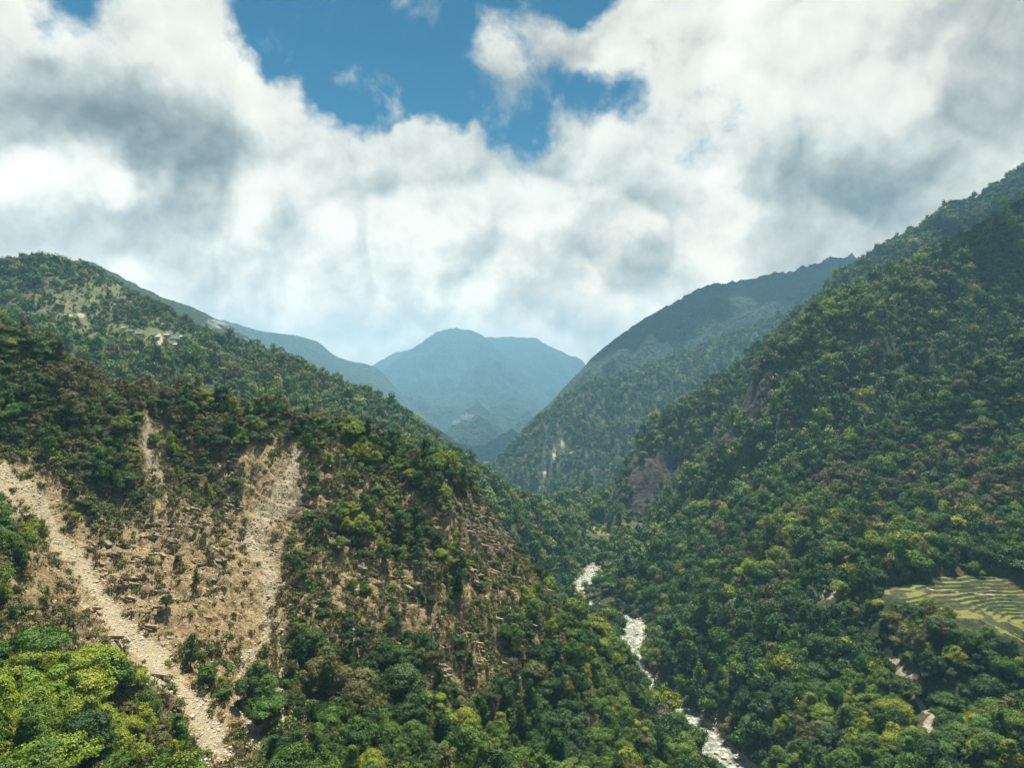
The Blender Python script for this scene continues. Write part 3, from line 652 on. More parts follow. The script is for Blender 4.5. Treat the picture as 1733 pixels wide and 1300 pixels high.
def tubes(paths, sides=5):
    V = []; Fc = []
    for pts, rad in paths:
        pts = np.array(pts, float); n = len(pts); base = len(V)
        for i in range(n):
            t = pts[min(i+1, n-1)]-pts[max(i-1, 0)]; t /= np.linalg.norm(t)+1e-9
            u = np.cross(t, (.3, .9, .1)); u /= np.linalg.norm(u); w = np.cross(t, u)
            for k in range(sides):
                an = 2*np.pi*k/sides; V.append(pts[i]+(u*math.cos(an)+w*math.sin(an))*rad[i])
        for i in range(n-1):
            for k in range(sides): Fc.append((base+i*sides+k, base+i*sides+(k+1) % sides, base+(i+1)*sides+(k+1) % sides, base+(i+1)*sides+k))
    return np.array(V), np.array(Fc)
def shape_lobes(rng, kind):
    """unit trees: about 8 m tall, 8 m across"""
    L = []
    if kind == 'round':
        L = [(0, 0, 4.6, 2.6, 2.5)]
        for k in range(6):
            a = k*1.05+rng.uniform(-.3, .3); r = rng.uniform(1.5, 2.3); L.append((math.cos(a)*r, math.sin(a)*r, rng.uniform(3.2, 5.2), rng.uniform(1.2, 1.9), rng.uniform(1.1, 1.6)))
        for k in range(3): L.append((*rng.uniform(-1.2, 1.2, 2), rng.uniform(5.6, 6.6), 1.2, 1.1))
    elif kind == 'tall':
        for z, r in ((2.8, 1.6), (4.2, 2.1), (5.8, 1.8), (7.4, 1.2), (8.6, .7)):
            for k in range(2): L.append((*rng.uniform(-.7, .7, 2), z+rng.uniform(-.3, .3), r*rng.uniform(.8, 1.1), 1.2))
    elif kind == 'layered':
        for k in range(9):
            a = rng.uniform(0, 6.28); r = rng.uniform(.4, 3.2); L.append((math.cos(a)*r, math.sin(a)*r, 5.6-.28*r+rng.uniform(-1.5, .7), rng.uniform(1.2, 2.0), .55))
    elif kind == 'bush':
        for k in range(6):
            a = rng.uniform(0, 6.28); r = rng.uniform(.3, 2.2); L.append((math.cos(a)*r, math.sin(a)*r, rng.uniform(.9, 2.4), rng.uniform(1.0, 1.7), rng.uniform(.9, 1.4)))
    elif kind == 'ragged':
        for k in range(8):
            a = rng.uniform(0, 6.28); r = rng.uniform(.6, 3.0); L.append((math.cos(a)*r, math.sin(a)*r, rng.uniform(2.0, 6.2), rng.uniform(.8, 1.4), rng.uniform(.7, 1.3)))
    return L
def trunk_mesh(rng, lobes, dead=False):
    paths = []
    lo = sorted(lobes, key=lambda l: l[2]); top = max(l[2] for l in lobes)
    P0 = [(0, 0, -1.2), (rng.uniform(-.1, .1), rng.uniform(-.1, .1), top*.3), (rng.uniform(-.25, .25), rng.uniform(-.25, .25), top*.62), (rng.uniform(-.3, .3), rng.uniform(-.3, .3), top*.95)]
    paths.append((P0, [.30, .22, .15, .05]))
    for l in lobes[1:]:
        s = np.array(P0[1])*.8+np.array(P0[2])*.2*rng.uniform(.3, 1.6); e = np.array(l[:3]); m = s*.5+e*.5+np.array([0, 0, -.25])
        paths.append(([s, m, e], [.13, .09, .03]))
    return tubes(paths)
def dead_mesh(rng, h=7.0):
    paths = []
    def grow(p, d, ln, r, lvl):
        pts = [p]; rad = [r]
        for k in range(3):
            d = d+rng.normal(size=3)*.16; d /= np.linalg.norm(d); p = p+d*ln/3; pts.append(p); rad.append(r*(1-.22*(k+1)))
        paths.append((pts, rad))
        if lvl < 4:
            for k in range(3 if lvl < 2 else 2):
                nd = d+rng.normal(size=3)*.62+np.array([0, 0, .12]); nd /= np.linalg.norm(nd); grow(pts[-1-(k % 2)], nd, ln*.68, r*.55, lvl+1)
    grow(np.array([0, 0, -.6]), np.array([0, 0, 1.0]), h*.36, .20, 0)
    return tubes(paths, 4)
FT = {}
def far_tree(name, kind, leaf, n, size, seed):
    rng = np.random.default_rng(seed); lo = shape_lobes(rng, kind)
    v, f = leaf_cloud(rng, lo, n, size); tv, tf = trunk_mesh(rng, lo)
    o = mesh_obj(name, np.r_[v, tv], np.r_[f, tf+len(v)], [LEAF[leaf], BARK], link=False)
    mi = np.zeros(len(f)+len(tf), np.int32); mi[len(f):] = 1; o.data.polygons.foreach_set('material_index', mi)
    return o
def stuff(name, label, cols, P_, K_, Rz, S_, tilt=None):
    """one object; its points carry instances of the prototype trees"""
    me = bpy.data.meshes.new(name); me.vertices.add(len(P_)); me.vertices.foreach_set('co', np.asarray(P_, np.float32).ravel())
    a = me.attributes.new('kindi', 'INT', 'POINT'); a.data.foreach_set('value', np.asarray(K_, np.int32))
    rot = np.zeros((len(P_), 3), np.float32); rot[:, 2] = Rz
    if tilt is not None: rot[:, :2] = tilt
    a = me.attributes.new('rotv', 'FLOAT_VECTOR', 'POINT'); a.data.foreach_set('vector', rot.ravel())
    a = me.attributes.new('sclv', 'FLOAT_VECTOR', 'POINT'); a.data.foreach_set('vector', np.asarray(S_, np.float32).ravel())
    o = bpy.data.objects.new(name, me); COL.objects.link(o)
    cc = bpy.data.collections.new(name+'_kinds')
    for k, q in enumerate(cols): q.name = '%s_kind_%02d' % (name, k); cc.objects.link(q)
    ng = bpy.data.node_groups.new(name, 'GeometryNodeTree')
    ng.interface.new_socket('Geometry', in_out='INPUT', socket_type='NodeSocketGeometry'); ng.interface.new_socket('Geometry', in_out='OUTPUT', socket_type='NodeSocketGeometry')
    N = ng.nodes; L = ng.links; gi = N.new('NodeGroupInput'); go = N.new('NodeGroupOutput'); ip = N.new('GeometryNodeInstanceOnPoints')
    ci = N.new('GeometryNodeCollectionInfo'); ci.inputs[0].default_value = cc; ci.inputs['Separate Children'].default_value = True; ci.inputs['Reset Children'].default_value = True
    mp = N.new('GeometryNodeMeshToPoints'); L.new(gi.outputs[0], mp.inputs[0]); L.new(mp.outputs[0], ip.inputs['Points'])
    L.new(ci.outputs[0], ip.inputs['Instance']); ip.inputs['Pick Instance'].default_value = True
    def att(n, ty):
        q = N.new('GeometryNodeInputNamedAttribute'); q.data_type = ty; q.inputs[0].default_value = n; return q.outputs[0]
    L.new(att('kindi', 'INT'), ip.inputs['Instance Index']); L.new(att('rotv', 'FLOAT_VECTOR'), ip.inputs['Rotation']); L.new(att('sclv', 'FLOAT_VECTOR'), ip.inputs['Scale'])
    L.new(ip.outputs[0], go.inputs[0])
    md = o.modifiers.new('scatter', 'NODES'); md.node_group = ng
    tag(o, label, kind='stuff'); return o

# prototypes: shape x leaf colour
SHAPES = ['round', 'layered', 'tall', 'bush', 'ragged', 'round']
LK = ['dark', 'mid', 'lime', 'olive', 'brown']
near_protos = []; mid_protos = []; far_protos = []
NEARP = {}
for ci_, leaf in enumerate(LK):
    for si_, sh_ in enumerate(SHAPES):
        nn = {'bush': 1500, 'ragged': 1500}.get(sh_, 2600)
        if leaf == 'brown': nn = int(nn*.45)
        if leaf == 'olive': nn = int(nn*.7)
        near_protos.append(far_tree('t', sh_, leaf, int(nn*1.6), .23, 100+si_*7))
        mid_protos.append(far_tree('t', sh_, leaf, int(nn*.6), .37, 300+si_*7))
        far_protos.append(far_tree('t', sh_, leaf, 330 if leaf != 'brown' else 160, .68, 500+si_*7))

def pick_kind(rng, px, py, x, y, lay):
    """leaf colour index and shape index for planting points"""
    n = len(x); q = fbm(x/28, y/28, 3)*1.3+rng.normal(size=n)*.38; q2 = fbm(x/40+50, y/40, 2)*1.5
    if lay == 'near_spur':
        q = q+blob(px, py, [(600, 860, 90, 80, .55), (720, 800, 80, 40, .3), (110, 1200, 150, 90, 1.0), (500, 740, 100, 30, .4), (330, 760, 60, 40, .3), (200, 820, 90, 60, .3), (640, 930, 60, 50, .4), (1050, 1080, 80, 60, .5), (980, 1040, 80, 40, .4),
                            (700, 1150, 110, 70, -.75), (560, 1120, 50, 80, -.5), (100, 720, 140, 80, -.2), (400, 660, 120, 30, -.5), (900, 1250, 200, 80, -.4), (60, 600, 80, 30, -.2)])
        br = blob(px, py, [(180, 650, 110, 35, 1.1), (250, 690, 60, 40, .8), (320, 820, 60, 50, .6), (110, 1060, 110, 60, 1.1), (200, 1120, 50, 60, .8), (420, 690, 60, 25, .5), (540, 720, 60, 30, .3), (370, 790, 40, 50, .5), (270, 1240, 40, 50, .8),
                            (850, 1180, 70, 60, .45), (560, 1170, 60, 50, .4)])
    elif lay == 'valley_slope':
        q = q-.10+blob(px, py, [(1330, 900, 90, 40, .75), (1500, 960, 70, 40, .4), (1300, 970, 60, 40, .4), (1650, 1250, 120, 60, .25), (1380, 1190, 120, 90, .25), (1350, 1080, 130, 60, -.35), (1700, 1120, 60, 40, -.3), (1560, 870, 80, 50, .1)])
        br = blob(px, py, [(1560, 780, 120, 25, .7), (1680, 820, 80, 60, .75), (1420, 830, 80, 25, .65), (1600, 1100, 90, 60, .5), (1300, 1010, 70, 30, .5), (1440, 900, 60, 40, .4), (1700, 720, 80, 30, .5), (1650, 900, 90, 50, .4)])
    elif lay == 'right_spur':
        q = q-.05+blob(px, py, [(1500, 500, 160, 50, .55), (1400, 560, 80, 60, .3), (1450, 700, 120, 40, .3)]); br = blob(px, py, [(1275, 670, 40, 60, .9), (1500, 590, 80, 30, .6)])
    elif lay == 'left_hill':
        q = q+.0+blob(px, py, [(380, 680, 160, 40, .3)]); br = blob(px, py, [(430, 640, 150, 25, .4)])
    else:
        q = q-.15; br = np.zeros(n)
    if lay == 'valley_slope': br = br*.72
    br = br+q2*.5+rng.normal(size=n)*.25-.10-.9*blob(px, py, [(110, 1220, 150, 80, 1)])
    k = np.where(q > .52, 2, np.where(q > -.08, 1, 0))
    k = np.where((br > .62), 4, np.where((br > .32), 3, k))
    s = rng.choice(6, n, p=[.24, .17, .15, .11, .16, .17])
    return k, s
def keepout(i, nm, x, y, z, px, py, rng):
    if nm == 'near_spur': jx = fbm(x/12, y/12, 3)*14; jy = fbm(x/12+31, y/12, 3)*14
    """density 0..1"""
    n = len(x); m = y/F
    if nm == 'near_spur':
        b = blob(px, py, BARE_A); d = 1.0-b*.90
        d = d+fbm(x/14, y/14, 3)*.45
        for ch, w in ((CH1, CW1), (CH2, CW2), (CH3, CW3), (CH4, CW4)):
            q, ww = poly_dist(px+jx, py+jy, ch, w); d = np.where(q*m < ww*1.15+.6, -1, d)
        for rg in RIDGES: d = np.where(poly_dist(px, py, rg)*m < 2.0, -1, d)
        return np.maximum(d, np.where(d > -.5, .05, 0))
    d0 = np.ones(n)
    for dy in (0, 3.2, 6.0, 9.0, 12.0):          # keep crowns from standing in front of the open places
        pc = py-dy*F/y
        d0 = np.where(((px-1038)/62)**2+((pc-893)/13)**2 < 1, .06, d0)
    if nm == 'valley_slope':
        dr, w = poly_dist(x, y, RIV, RIVW); d = d0
        d = np.where(dr < w+1.5+2.5*sstep(520, 620, y), 0, d); d = d*(1-.9*np.exp(-(dr/24)**2)*sstep(520, 600, y))
        for dy in (0, 2.5, 5.0, 8.0, 11.0):
            pc = py-dy*F/y
            d = np.where(poly_dist(px, pc, PATH_R)*m < (2.6 if dy < 9 else 1.4), 0, d); d = np.where((poly_dist(px, pc, ROAD_R)*m < 2) & (px > 1490), 0, d)
            d = d*(1-(.90 if dy == 0 else .6)*sstep(.05, .4, terr_mask(px, pc))) if dy < 9 else d
            qx = px+fbm(x/9, y/9, 3)*22; d = np.where(((qx-1398)/28)**2+((pc-1008)/12)**2 < 1, .03, d); d = np.where(((px-1545)/18)**2+((pc-1150)/22)**2 < 1, .1, d)
        return d
    if nm == 'left_hill':
        g = blob(px, py, [(150, 500, 150, 45, .55), (230, 570, 130, 20, .55), (60, 560, 90, 20, .5), (690, 728, 40, 12, .8)])
        g = g*(1-blob(px, py, [(400, 590, 80, 20, 1), (300, 530, 60, 14, .8)]).clip(0, 1))
        d = 1.1-g+fbm(x/35, y/35, 3)*.5
        for cx, cy_, rx, ry in ((271, 578, 6, 18), (115, 533, 14, 5), (138, 534, 9, 6), (12, 526, 9, 5)):
            for dy in (0, 4, 8): d = np.where(((px-cx)/rx)**2+((py-dy*F/y-cy_)/ry)**2 < 1, 0, d)
        for hx, hy in HOUSE_PX: d = np.where((np.abs(px-hx) < 9) & (np.abs(py-hy) < 7), 0, d)
        return d
    if nm == 'valley_ridge':
        return 1.0-blob(px, py, [(922, 800, 7, 26, 1.5), (938, 765, 7, 22, 1.5), (954, 752, 7, 20, 1.5), (968, 765, 6, 16, 1.3), (912, 835, 5, 24, 1.2)])
    if nm == 'cliff_spur': return d0*1.05-blob(px, py, [(1125, 800, 60, 52, 1.2), (1080, 845, 32, 32, 1.0), (1190, 760, 30, 25, .6)])+fbm(x/25, y/25, 3)*.6
    if nm == 'right_spur': return d0*1.1-blob(px, py, [(1272, 670, 34, 52, 1.2), (1225, 735, 30, 32, 1.1), (1180, 785, 26, 26, .8), (1135, 840, 22, 26, .8), (1500, 585, 80, 20, .8), (1560, 620, 40, 20, .6), (1340, 600, 30, 30, .4)])+fbm(x/25, y/25, 3)*.6
    return d0
HOUSE_PX = [(209, 556), (222, 562), (236, 567), (259, 568), (266, 572), (283, 569), (291, 574), (301, 575), (310, 572), (318, 574), (299, 585)]
#            layer: spacing area m2, size mean, size spread
PLANT = {'near_spur': (11, .58, .26), 'valley_slope': (13, .84, .30), 'right_spur': (18, .95, .28), 'cliff_spur': (40, 1.15, .22), 'valley_ridge': (100, 1.35, .22), 'high_ridge': (110, 1.4, .2), 'left_hill': (34, .95, .28), 'river_spur': (27, .95, .25)}
pts_all = []
for i, (nm, S, nz, ur, dr, nu, nd) in enumerate(LAYERS):
    if nm not in PLANT: continue
    area1, sm, ssd = PLANT[nm]
    u0, u1 = max(ur[0], -110), min(ur[1], 1850)
    A = (u1-u0)/F*(dr[1]**2-dr[0]**2)/2; n = int(A/area1*1.15)
    rng = np.random.default_rng(40+i)
    u = rng.uniform(u0, u1, n); y = np.sqrt(rng.uniform(dr[0]**2, dr[1]**2, n)); x = (u-CX)/F*y
    zt = lookup(TOP, x, y); zi = lookup(comp[i], x, y); rn = lookup(RUN, x, y*.985)
    tt = (zt+7-CZ)/y; keep = (zi > zt-1.5) & (tt > rn-.012) & (zi > (-250 if nm == 'valley_ridge' else -6))
    x, y = x[keep], y[keep]
    z = height(i, x, y); px, py = pix(x, y, z)
    keep = (py < 1420) & (py > 150); x, y, z, px, py = [q[keep] for q in (x, y, z, px, py)]
    d = keepout(i, nm, x, y, z, px, py, rng); keep = rng.random(len(x)) < d; dk = d[keep]
    x, y, z, px, py = [q[keep] for q in (x, y, z, px, py)]
    k, s = pick_kind(rng, px, py, x, y, nm)
    size = sm*np.clip(np.exp(rng.normal(size=len(x))*ssd*1.45-.08)+fbm(x/30+3, y/30, 2)*.5, .35, 2.1)
    if nm == 'near_spur':
        size = size*np.clip(.55+.6*dk, .4, 1.15); size = size*(1+blob(px, py, [(110, 1210, 130, 70, .45), (700, 1160, 100, 60, .45), (560, 1120, 40, 60, .3), (330, 660, 30, 12, .4), (1060, 1150, 60, 80, .25)]))
        size = size*np.where(k == 4, .85, 1)
    if nm == 'valley_slope': size = size*(1-.6*sstep(.03, .3, terr_mask(px, py)))
    if nm == 'left_hill': size = size*(1-.5*blob(px, py, [(150, 500, 150, 45, 1), (230, 565, 130, 20, .8)]).clip(0, 1))
    pts_all.append(np.stack([x, y, z, k, s, size, px, py, np.full(len(x), i)], -1))
T = np.concatenate(pts_all); print('trees', len(T), [len(p) for p in pts_all])
# the 300 trees that show largest stand as things of their own
x, y, z, k, s, size, px, py, li = T.T
vis = ((z+5*size-CZ)/y > lookup(RUN, x, y*.97)) & (px > 6) & (px < 1727) & (py-5*size/y*F < 1296) & (py < 1350)
onscr = np.where(vis, size/y, 0)
near_i = np.argsort(-onscr)[:300]
isn = np.zeros(len(T), bool); isn[near_i] = True
G = T[~isn]
x, y, z, k, s, size, px, py, li = G.T
lod = np.where(y < 330, 0, np.where(y < 620, 1, 2))
kid = (lod*30+k*6+s).astype(int)
rngs = np.random.default_rng(5)
sx = size[:, None]*np.stack([rngs.uniform(.85, 1.2, len(x)), rngs.uniform(.85, 1.2, len(x)), rngs.uniform(.7, 1.4, len(x))], -1)
tl = rngs.normal(size=(len(x), 2))*.06
fo = stuff('forest', 'dense mixed green forest covering the valley slopes and hills', near_protos+mid_protos+far_protos, np.stack([x, y, z-.3], -1), kid, rngs.uniform(0, 6.28, len(x)), sx, tl)

# ------------------------------------------------------------ single things
def copy_thing(root, loc, rot, scale):
    r = root.copy(); COL.objects.link(r); r.location = loc; r.rotation_euler = rot; r.scale = scale
    for ch in root.children:
        c = ch.copy(); COL.objects.link(c); c.parent = r
        for g2 in ch.children:
            d = g2.copy(); COL.objects.link(d); d.parent = c
    return r
def empty(name, loc=(0, 0, 0)):
    o = bpy.data.objects.new(name, None); COL.objects.link(o); o.location = loc; o.empty_display_size = 1; return o
LKW = {'dark': 'dark green', 'mid': 'fresh green', 'lime': 'yellow-green', 'olive': 'dull olive', 'brown': 'brown half bare'}
SHW = {'round': 'rounded', 'layered': 'flat-topped', 'tall': 'tall narrow', 'bush': 'low bushy', 'ragged': 'ragged'}
ANCH = [(30, 1270, 'in the bottom left corner'), (60, 1160, 'in the bright thicket, lower left'), (150, 1230, 'in the middle of the lower left thicket'), (230, 1290, 'at the bottom edge beside the long chute'), (40, 1040, 'on the brushy slope, far left'),
        (20, 930, 'by the left edge under the pale scar'), (330, 1120, 'between the two pale chutes'), (400, 1240, 'by the foot of the long chute'), (470, 1190, 'on the rubble below the forked gully'), (560, 1130, 'in the dark row right of the gully'),
        (690, 1130, 'in the big dark clump, bottom centre'), (640, 1230, 'on the grassy slope, bottom centre'), (780, 1230, 'below the big dark clump'), (880, 1170, 'on the lower ribs of the spur'), (960, 1260, 'at the bottom edge near the rubble bank'),
        (1060, 1180, 'on the spur shoulder above the river'), (1100, 1270, 'low on the spur beside the river'), (980, 1100, 'on the bright green spur shoulder'), (600, 1040, 'on the ledges right of the bare face'), (700, 1020, 'by the sharp pale rib'),
        (520, 980, 'right of the grey rock chute'), (390, 990, 'in the tan face left of the grey chute'), (200, 930, 'high on the tan bare face'), (620, 880, 'in the lime-green strip on the spur'), (760, 880, 'on the layered cliff of the spur'),
        (100, 760, 'on the wooded shoulder, left'), (330, 760, 'above the tan bare face'), (250, 680, 'around the head of the thin chute'), (330, 650, 'on the skyline above the thin chute'), (490, 700, 'near the stone hut on the crest'),
        (640, 740, 'on the dark wooded crest of the spur'), (800, 800, 'at the end of the spur crest'), (60, 620, 'high on the left shoulder'), (880, 1030, 'on the rocky edge above the valley'),
        (1640, 1270, 'in the bottom right corner'), (1500, 1260, 'at the bottom edge left of the footpath'), (1560, 1180, 'beside the pale footpath'), (1680, 1170, 'below the terraces, far right'), (1400, 1270, 'at the bottom edge, right of the river'),
        (1390, 1170, 'in the deep green wood below the clearing'), (1290, 1280, 'on the right bank at the bottom edge'), (1290, 1160, 'on the right bank slope'), (1450, 1080, 'under the dusty clearing'), (1620, 1090, 'just below the terraced field'),
        (1330, 1060, 'in the wood left of the clearing'), (1180, 1130, 'on the right bank at the river bend')]
ORD = ['leftmost', 'second', 'third', 'fourth', 'fifth', 'sixth', 'seventh', 'eighth', 'ninth', 'tenth', 'eleventh', 'twelfth', 'thirteenth', 'fourteenth', 'fifteenth', 'sixteenth']
HERO = {}
def hero(k, s):
    if (k, s) in HERO: return HERO[k, s], False
    rng = np.random.default_rng(900+s*3); kind = SHAPES[s]; lo = shape_lobes(rng, kind)
    n = {'brown': 4200, 'olive': 7000}.get(LK[k], 9500)
    v, f = leaf_cloud(rng, lo, n, .175); tv, tf = trunk_mesh(rng, lo)
    e = empty('shrub' if kind == 'bush' else 'tree'); mesh_obj('crown', v, f, LEAF[LK[k]], e); mesh_obj('trunk', tv, tf, BARK, e)
    HERO[k, s] = e; return e, True
rng_t = np.random.default_rng(77)
info = []
for j in near_i:
    x, y, z, k, s, size, px, py, li = T[j]; k = int(k); s = int(s)
    cyp = py-4*size/y*F
    an = min(range(len(ANCH)), key=lambda q: (ANCH[q][0]-px)**2+(ANCH[q][1]-cyp)**2)
    info.append((an, k, SHAPES[s], j, px))
groups = {}
for it in info: groups.setdefault((it[0], LKW[LK[it[1]]], SHW[it[2]]), []).append(it)
for (an, lw, sw), its in groups.items():
    its.sort(key=lambda q: q[4])
    for r_, it in enumerate(its):
        x, y, z, k, s, size, px, py, li = T[it[3]]; k = int(k); s = int(s)
        h, first = hero(k, s)
        loc = (x, y, z-.3); rot = (rng_t.normal()*.05, rng_t.normal()*.05, rng_t.uniform(0, 6.28)); scl = (size*rng_t.uniform(.85, 1.2), size*rng_t.uniform(.85, 1.2), size*rng_t.uniform(.8, 1.15))
        if first: o = h; o.location, o.rotation_euler, o.scale = loc, rot, scl
        else: o = copy_thing(h, loc, rot, scl)
        noun = 'shrub' if it[2] == 'bush' else 'tree'
        lab = '%s %s %s %s' % (lw, sw, noun, ANCH[an][2])
        if len(its) > 1: lab += (', leftmost' if r_ == 0 else ', rightmost' if r_ == len(its)-1 else ', %s from left' % ORD[min(r_, 15)])
        tag(o, lab, noun, 'shrubs standing singly' if noun == 'shrub' else 'trees of the nearer slopes')

def hit(px, py):
    """first point of the land along the line of sight through a photograph pixel"""
    cidx = np.clip((px-PU[0])/4.0, 0, len(PU)-1.001); a = int(cidx); w = cidx-a
    tn = TAN[a]*(1-w)+TAN[a+1]*w; want = (CY-py)/F
    j = int(np.argmax(tn > want)); D = PD[j]
    if j > 0: D = PD[j-1]+(PD[j]-PD[j-1])*(want-tn[j-1])/(tn[j]-tn[j-1]+1e-9)
    x = (px-CX)/F*D; return x, D, float(lookup(TOP, np.array([x]), np.array([D]))[0])

# leafless trees on the brushy slope, lower left
dead0 = None
DEAD = [(62, 1085, 1.0, 'by the left edge'), (150, 1075, .8, 'right of the first'), (105, 1130, .7, 'above the lime-green thicket'), (180, 1110, .9, 'halfway down to the long chute'), (205, 1040, .7, 'just left of the long chute'), (95, 985, .8, 'under the dark gully head'),
        (330, 880, .9, 'above the dark overhang'), (985, 1105, 1.2, 'with a wide crown on the spur shoulder'), (25, 1030, .7, 'beside the left edge thicket'), (240, 1130, .6, 'leaning by the chute'), (130, 1020, .7, 'on the tan strip'), (560, 800, .7, 'under the wooded crest'),
        (1670, 1160, 1.0, 'among the trees below the terraces'), (1580, 985, .6, 'above the terraced field')]
for j, (px, py, sz, where) in enumerate(DEAD):
    p = hit(px, py); rot = (0, 0, j*1.9); scl = (sz*1.2, sz*1.2, sz)
    if dead0 is None:
        dead0 = mesh_obj('bare_tree', *dead_mesh(np.random.default_rng(3)), BARK); dead0.location = p; dead0.rotation_euler = rot; dead0.scale = scl; o = dead0
    else:
        o = dead0.copy(); COL.objects.link(o); o.location = p; o.rotation_euler = rot; o.scale = scl
    tag(o, 'leafless grey tree '+where, 'tree', 'bare grey trees')

# village houses on the far left hill and the stone hut on the spur
def paint(name, col, rough=.7, metal=0):
    m, t, out = material(name); g = t.node('ShaderNodeNewGeometry'); n = t.noise(g.outputs['Position'], 1.2, 5, .6)
    b = principled(t, out, t.mix(n, tuple(c*.65 for c in col), tuple(min(1, c*1.2) for c in col)), rough, .3); b.inputs['Metallic'].default_value = metal; return m
WALL = paint('whitewash', (.32, .29, .24)); WALL2 = paint('stone_wall', (.22, .19, .15)); ROOFB = paint('blue_sheet_roof', (.09, .15, .24), .6); ROOFW = paint('pale_sheet_roof', (.36, .38, .39), .6); ROOFR = paint('rust_roof', (.42, .18, .11)); WOODM = paint('dark_wood', (.05, .035, .025))
def box(c, s):
    c = np.array(c); s = np.array(s)/2
    v = [c+s*np.array((i, j, k)) for i in (-1, 1) for j in (-1, 1) for k in (-1, 1)]
    return v, [(0, 1, 3, 2), (4, 6, 7, 5), (0, 4, 5, 1), (2, 3, 7, 6), (0, 2, 6, 4), (1, 5, 7, 3)]
def house(name, L, W, H, wall, roof):
    e = empty(name)
    v, f = box((0, 0, H/2-1), (L, W, H+2)); v = list(v)+[np.array((-L/2, 0, H+W*.28)), np.array((L/2, 0, H+W*.28))]
    f = list(f)+[(1, 3, 8, 8), (5, 9, 7, 7)]
    me = bpy.data.meshes.new('wall'); me.from_pydata([tuple(q) for q in v], [], [tuple(dict.fromkeys(q)) for q in f]); me.materials.append(wall)
    w = bpy.data.objects.new('wall', me); COL.objects.link(w); w.parent = e
    o_ = .5; rv_ = []; th = .12; zt = H+W*.28+.08; ze = H-o_*.5+.06
    for sx in (-L/2-o_, L/2+o_):
        for yy, zz_ in ((-W/2-o_, ze), (0, zt), (W/2+o_, ze), (W/2+o_, ze+th), (0, zt+th), (-W/2-o_, ze+th)): rv_.append((sx, yy, zz_))
    rf = [(k, (k+1) % 6, 6+(k+1) % 6, 6+k) for k in range(6)]
    me = bpy.data.meshes.new('roof'); me.from_pydata(rv_, [], rf+[(0, 5, 4, 1), (1, 4, 3, 2), (6, 7, 10, 11), (7, 8, 9, 10)]); me.materials.append(roof)
    r_ = bpy.data.objects.new('roof', me); COL.objects.link(r_); r_.parent = e
    v, f = box((0, -W/2-.03, 1.0), (1.0, .1, 2.0)); mesh_obj('door', v, f, WOODM, e)
    for q in (-L*.3, L*.3): v, f = box((q, -W/2-.03, 1.6), (.9, .1, .9)); mesh_obj('window', v, f, WOODM, e)
    return e
hs = [house('village_house', 7.5, 4.6, 2.8, WALL, ROOFB), house('village_house', 7.0, 4.4, 2.8, WALL, ROOFW), house('village_house', 8.0, 4.8, 3.0, WALL2, ROOFR)]
used_ = [False]*3
HK = [1, 0, 0, 0, 1, 1, 0, 0, 1, 2, 1]
HL = ['leftmost white-roofed village house on the far green hill', 'blue-roofed house beside the leftmost village house', 'blue-roofed house left of the gap in the village row', 'upper blue-roofed house above the landslip scar', 'white-roofed house just left above the landslip scar',
      'lone white-roofed house right above the scar', 'blue-roofed house in the middle of the eastern row', 'long blue-roofed house in the eastern village row', 'white-roofed house left of the rust-red roof', 'house with rust-red roof at the village end', 'lowest white-roofed house, below the village row']
for j, (hx, hy) in enumerate(HOUSE_PX):
    p = hit(hx, hy+2); k = HK[j]; rz = R(-14+((j*37) % 25))
    if not used_[k]: o = hs[k]; used_[k] = True
    else: o = copy_thing(hs[k], (0, 0, 0), (0, 0, 0), (1, 1, 1))
    o.location = (p[0], p[1], p[2]+.4); o.rotation_euler = (0, 0, rz); sc_ = .85+.15*((j*7) % 3-1); o.scale = (sc_, sc_, sc_)
    tag(o, HL[j], 'house', 'houses of the hill village')
hut = house('stone_hut', 5.2, 3.2, 2.2, WALL2, ROOFW); p = hit(492, 706); hut.location = (p[0], p[1]-.5, p[2]+.5); hut.rotation_euler = (0, 0, R(-18)); tag(hut, 'stone hut with pale sheet roof on the crest of the near spur', 'hut')
hut2 = house('stone_shed', 3.4, 2.6, 1.9, WALL2, ROOFW); p = hit(470, 703); hut2.location = (p[0], p[1], p[2]+.3); hut2.rotation_euler = (0, 0, R(10)); tag(hut2, 'small pale-roofed shed left of the stone hut on the crest', 'shed')

# boulders
def rock_mesh(seed, n=2):
    import bmesh
    bm = bmesh.new(); bmesh.ops.create_icosphere(bm, subdivisions=n, radius=1.0); rg = np.random.default_rng(seed); off = rg.uniform(0, 50, 3)
    for v in bm.verts:
        c = v.co.copy(); q = float(fbm(np.array([c.x*1.3+off[0]+c.z]), np.array([c.y*1.3+off[1]-c.z*.7]), 3)[0]); v.co = c*(1+.45*q)
        for ax in range(3):
            lim = .62+.25*((seed*7+ax*3) % 5)/5
            v.co[ax] = max(-lim, min(lim, v.co[ax]))
        v.co.z *= .75
    me = bpy.data.meshes.new('boulder'); bm.to_mesh(me); bm.free(); me.materials.append(STONE); return me
rocks = [rock_mesh(s) for s in range(5)]
BL = []
RB = [(1078, 1074, 1.3), (1096, 1066, 1.1), (1084, 1090, .9), (1063, 1096, 1.2), (1072, 1108, .9), (1079, 1126, 1.3), (1090, 1140, 1.1), (972, 1000, 1.3), (980, 993, 1.0), (960, 992, 1.1), (1008, 968, 1.2), (1004, 961, 1.0), (1225, 1284, 1.3), (1236, 1292, .9), (1212, 1276, 1.1), (1248, 1296, 1.0),
      (1106, 1068, .8), (1088, 1076, .8)]
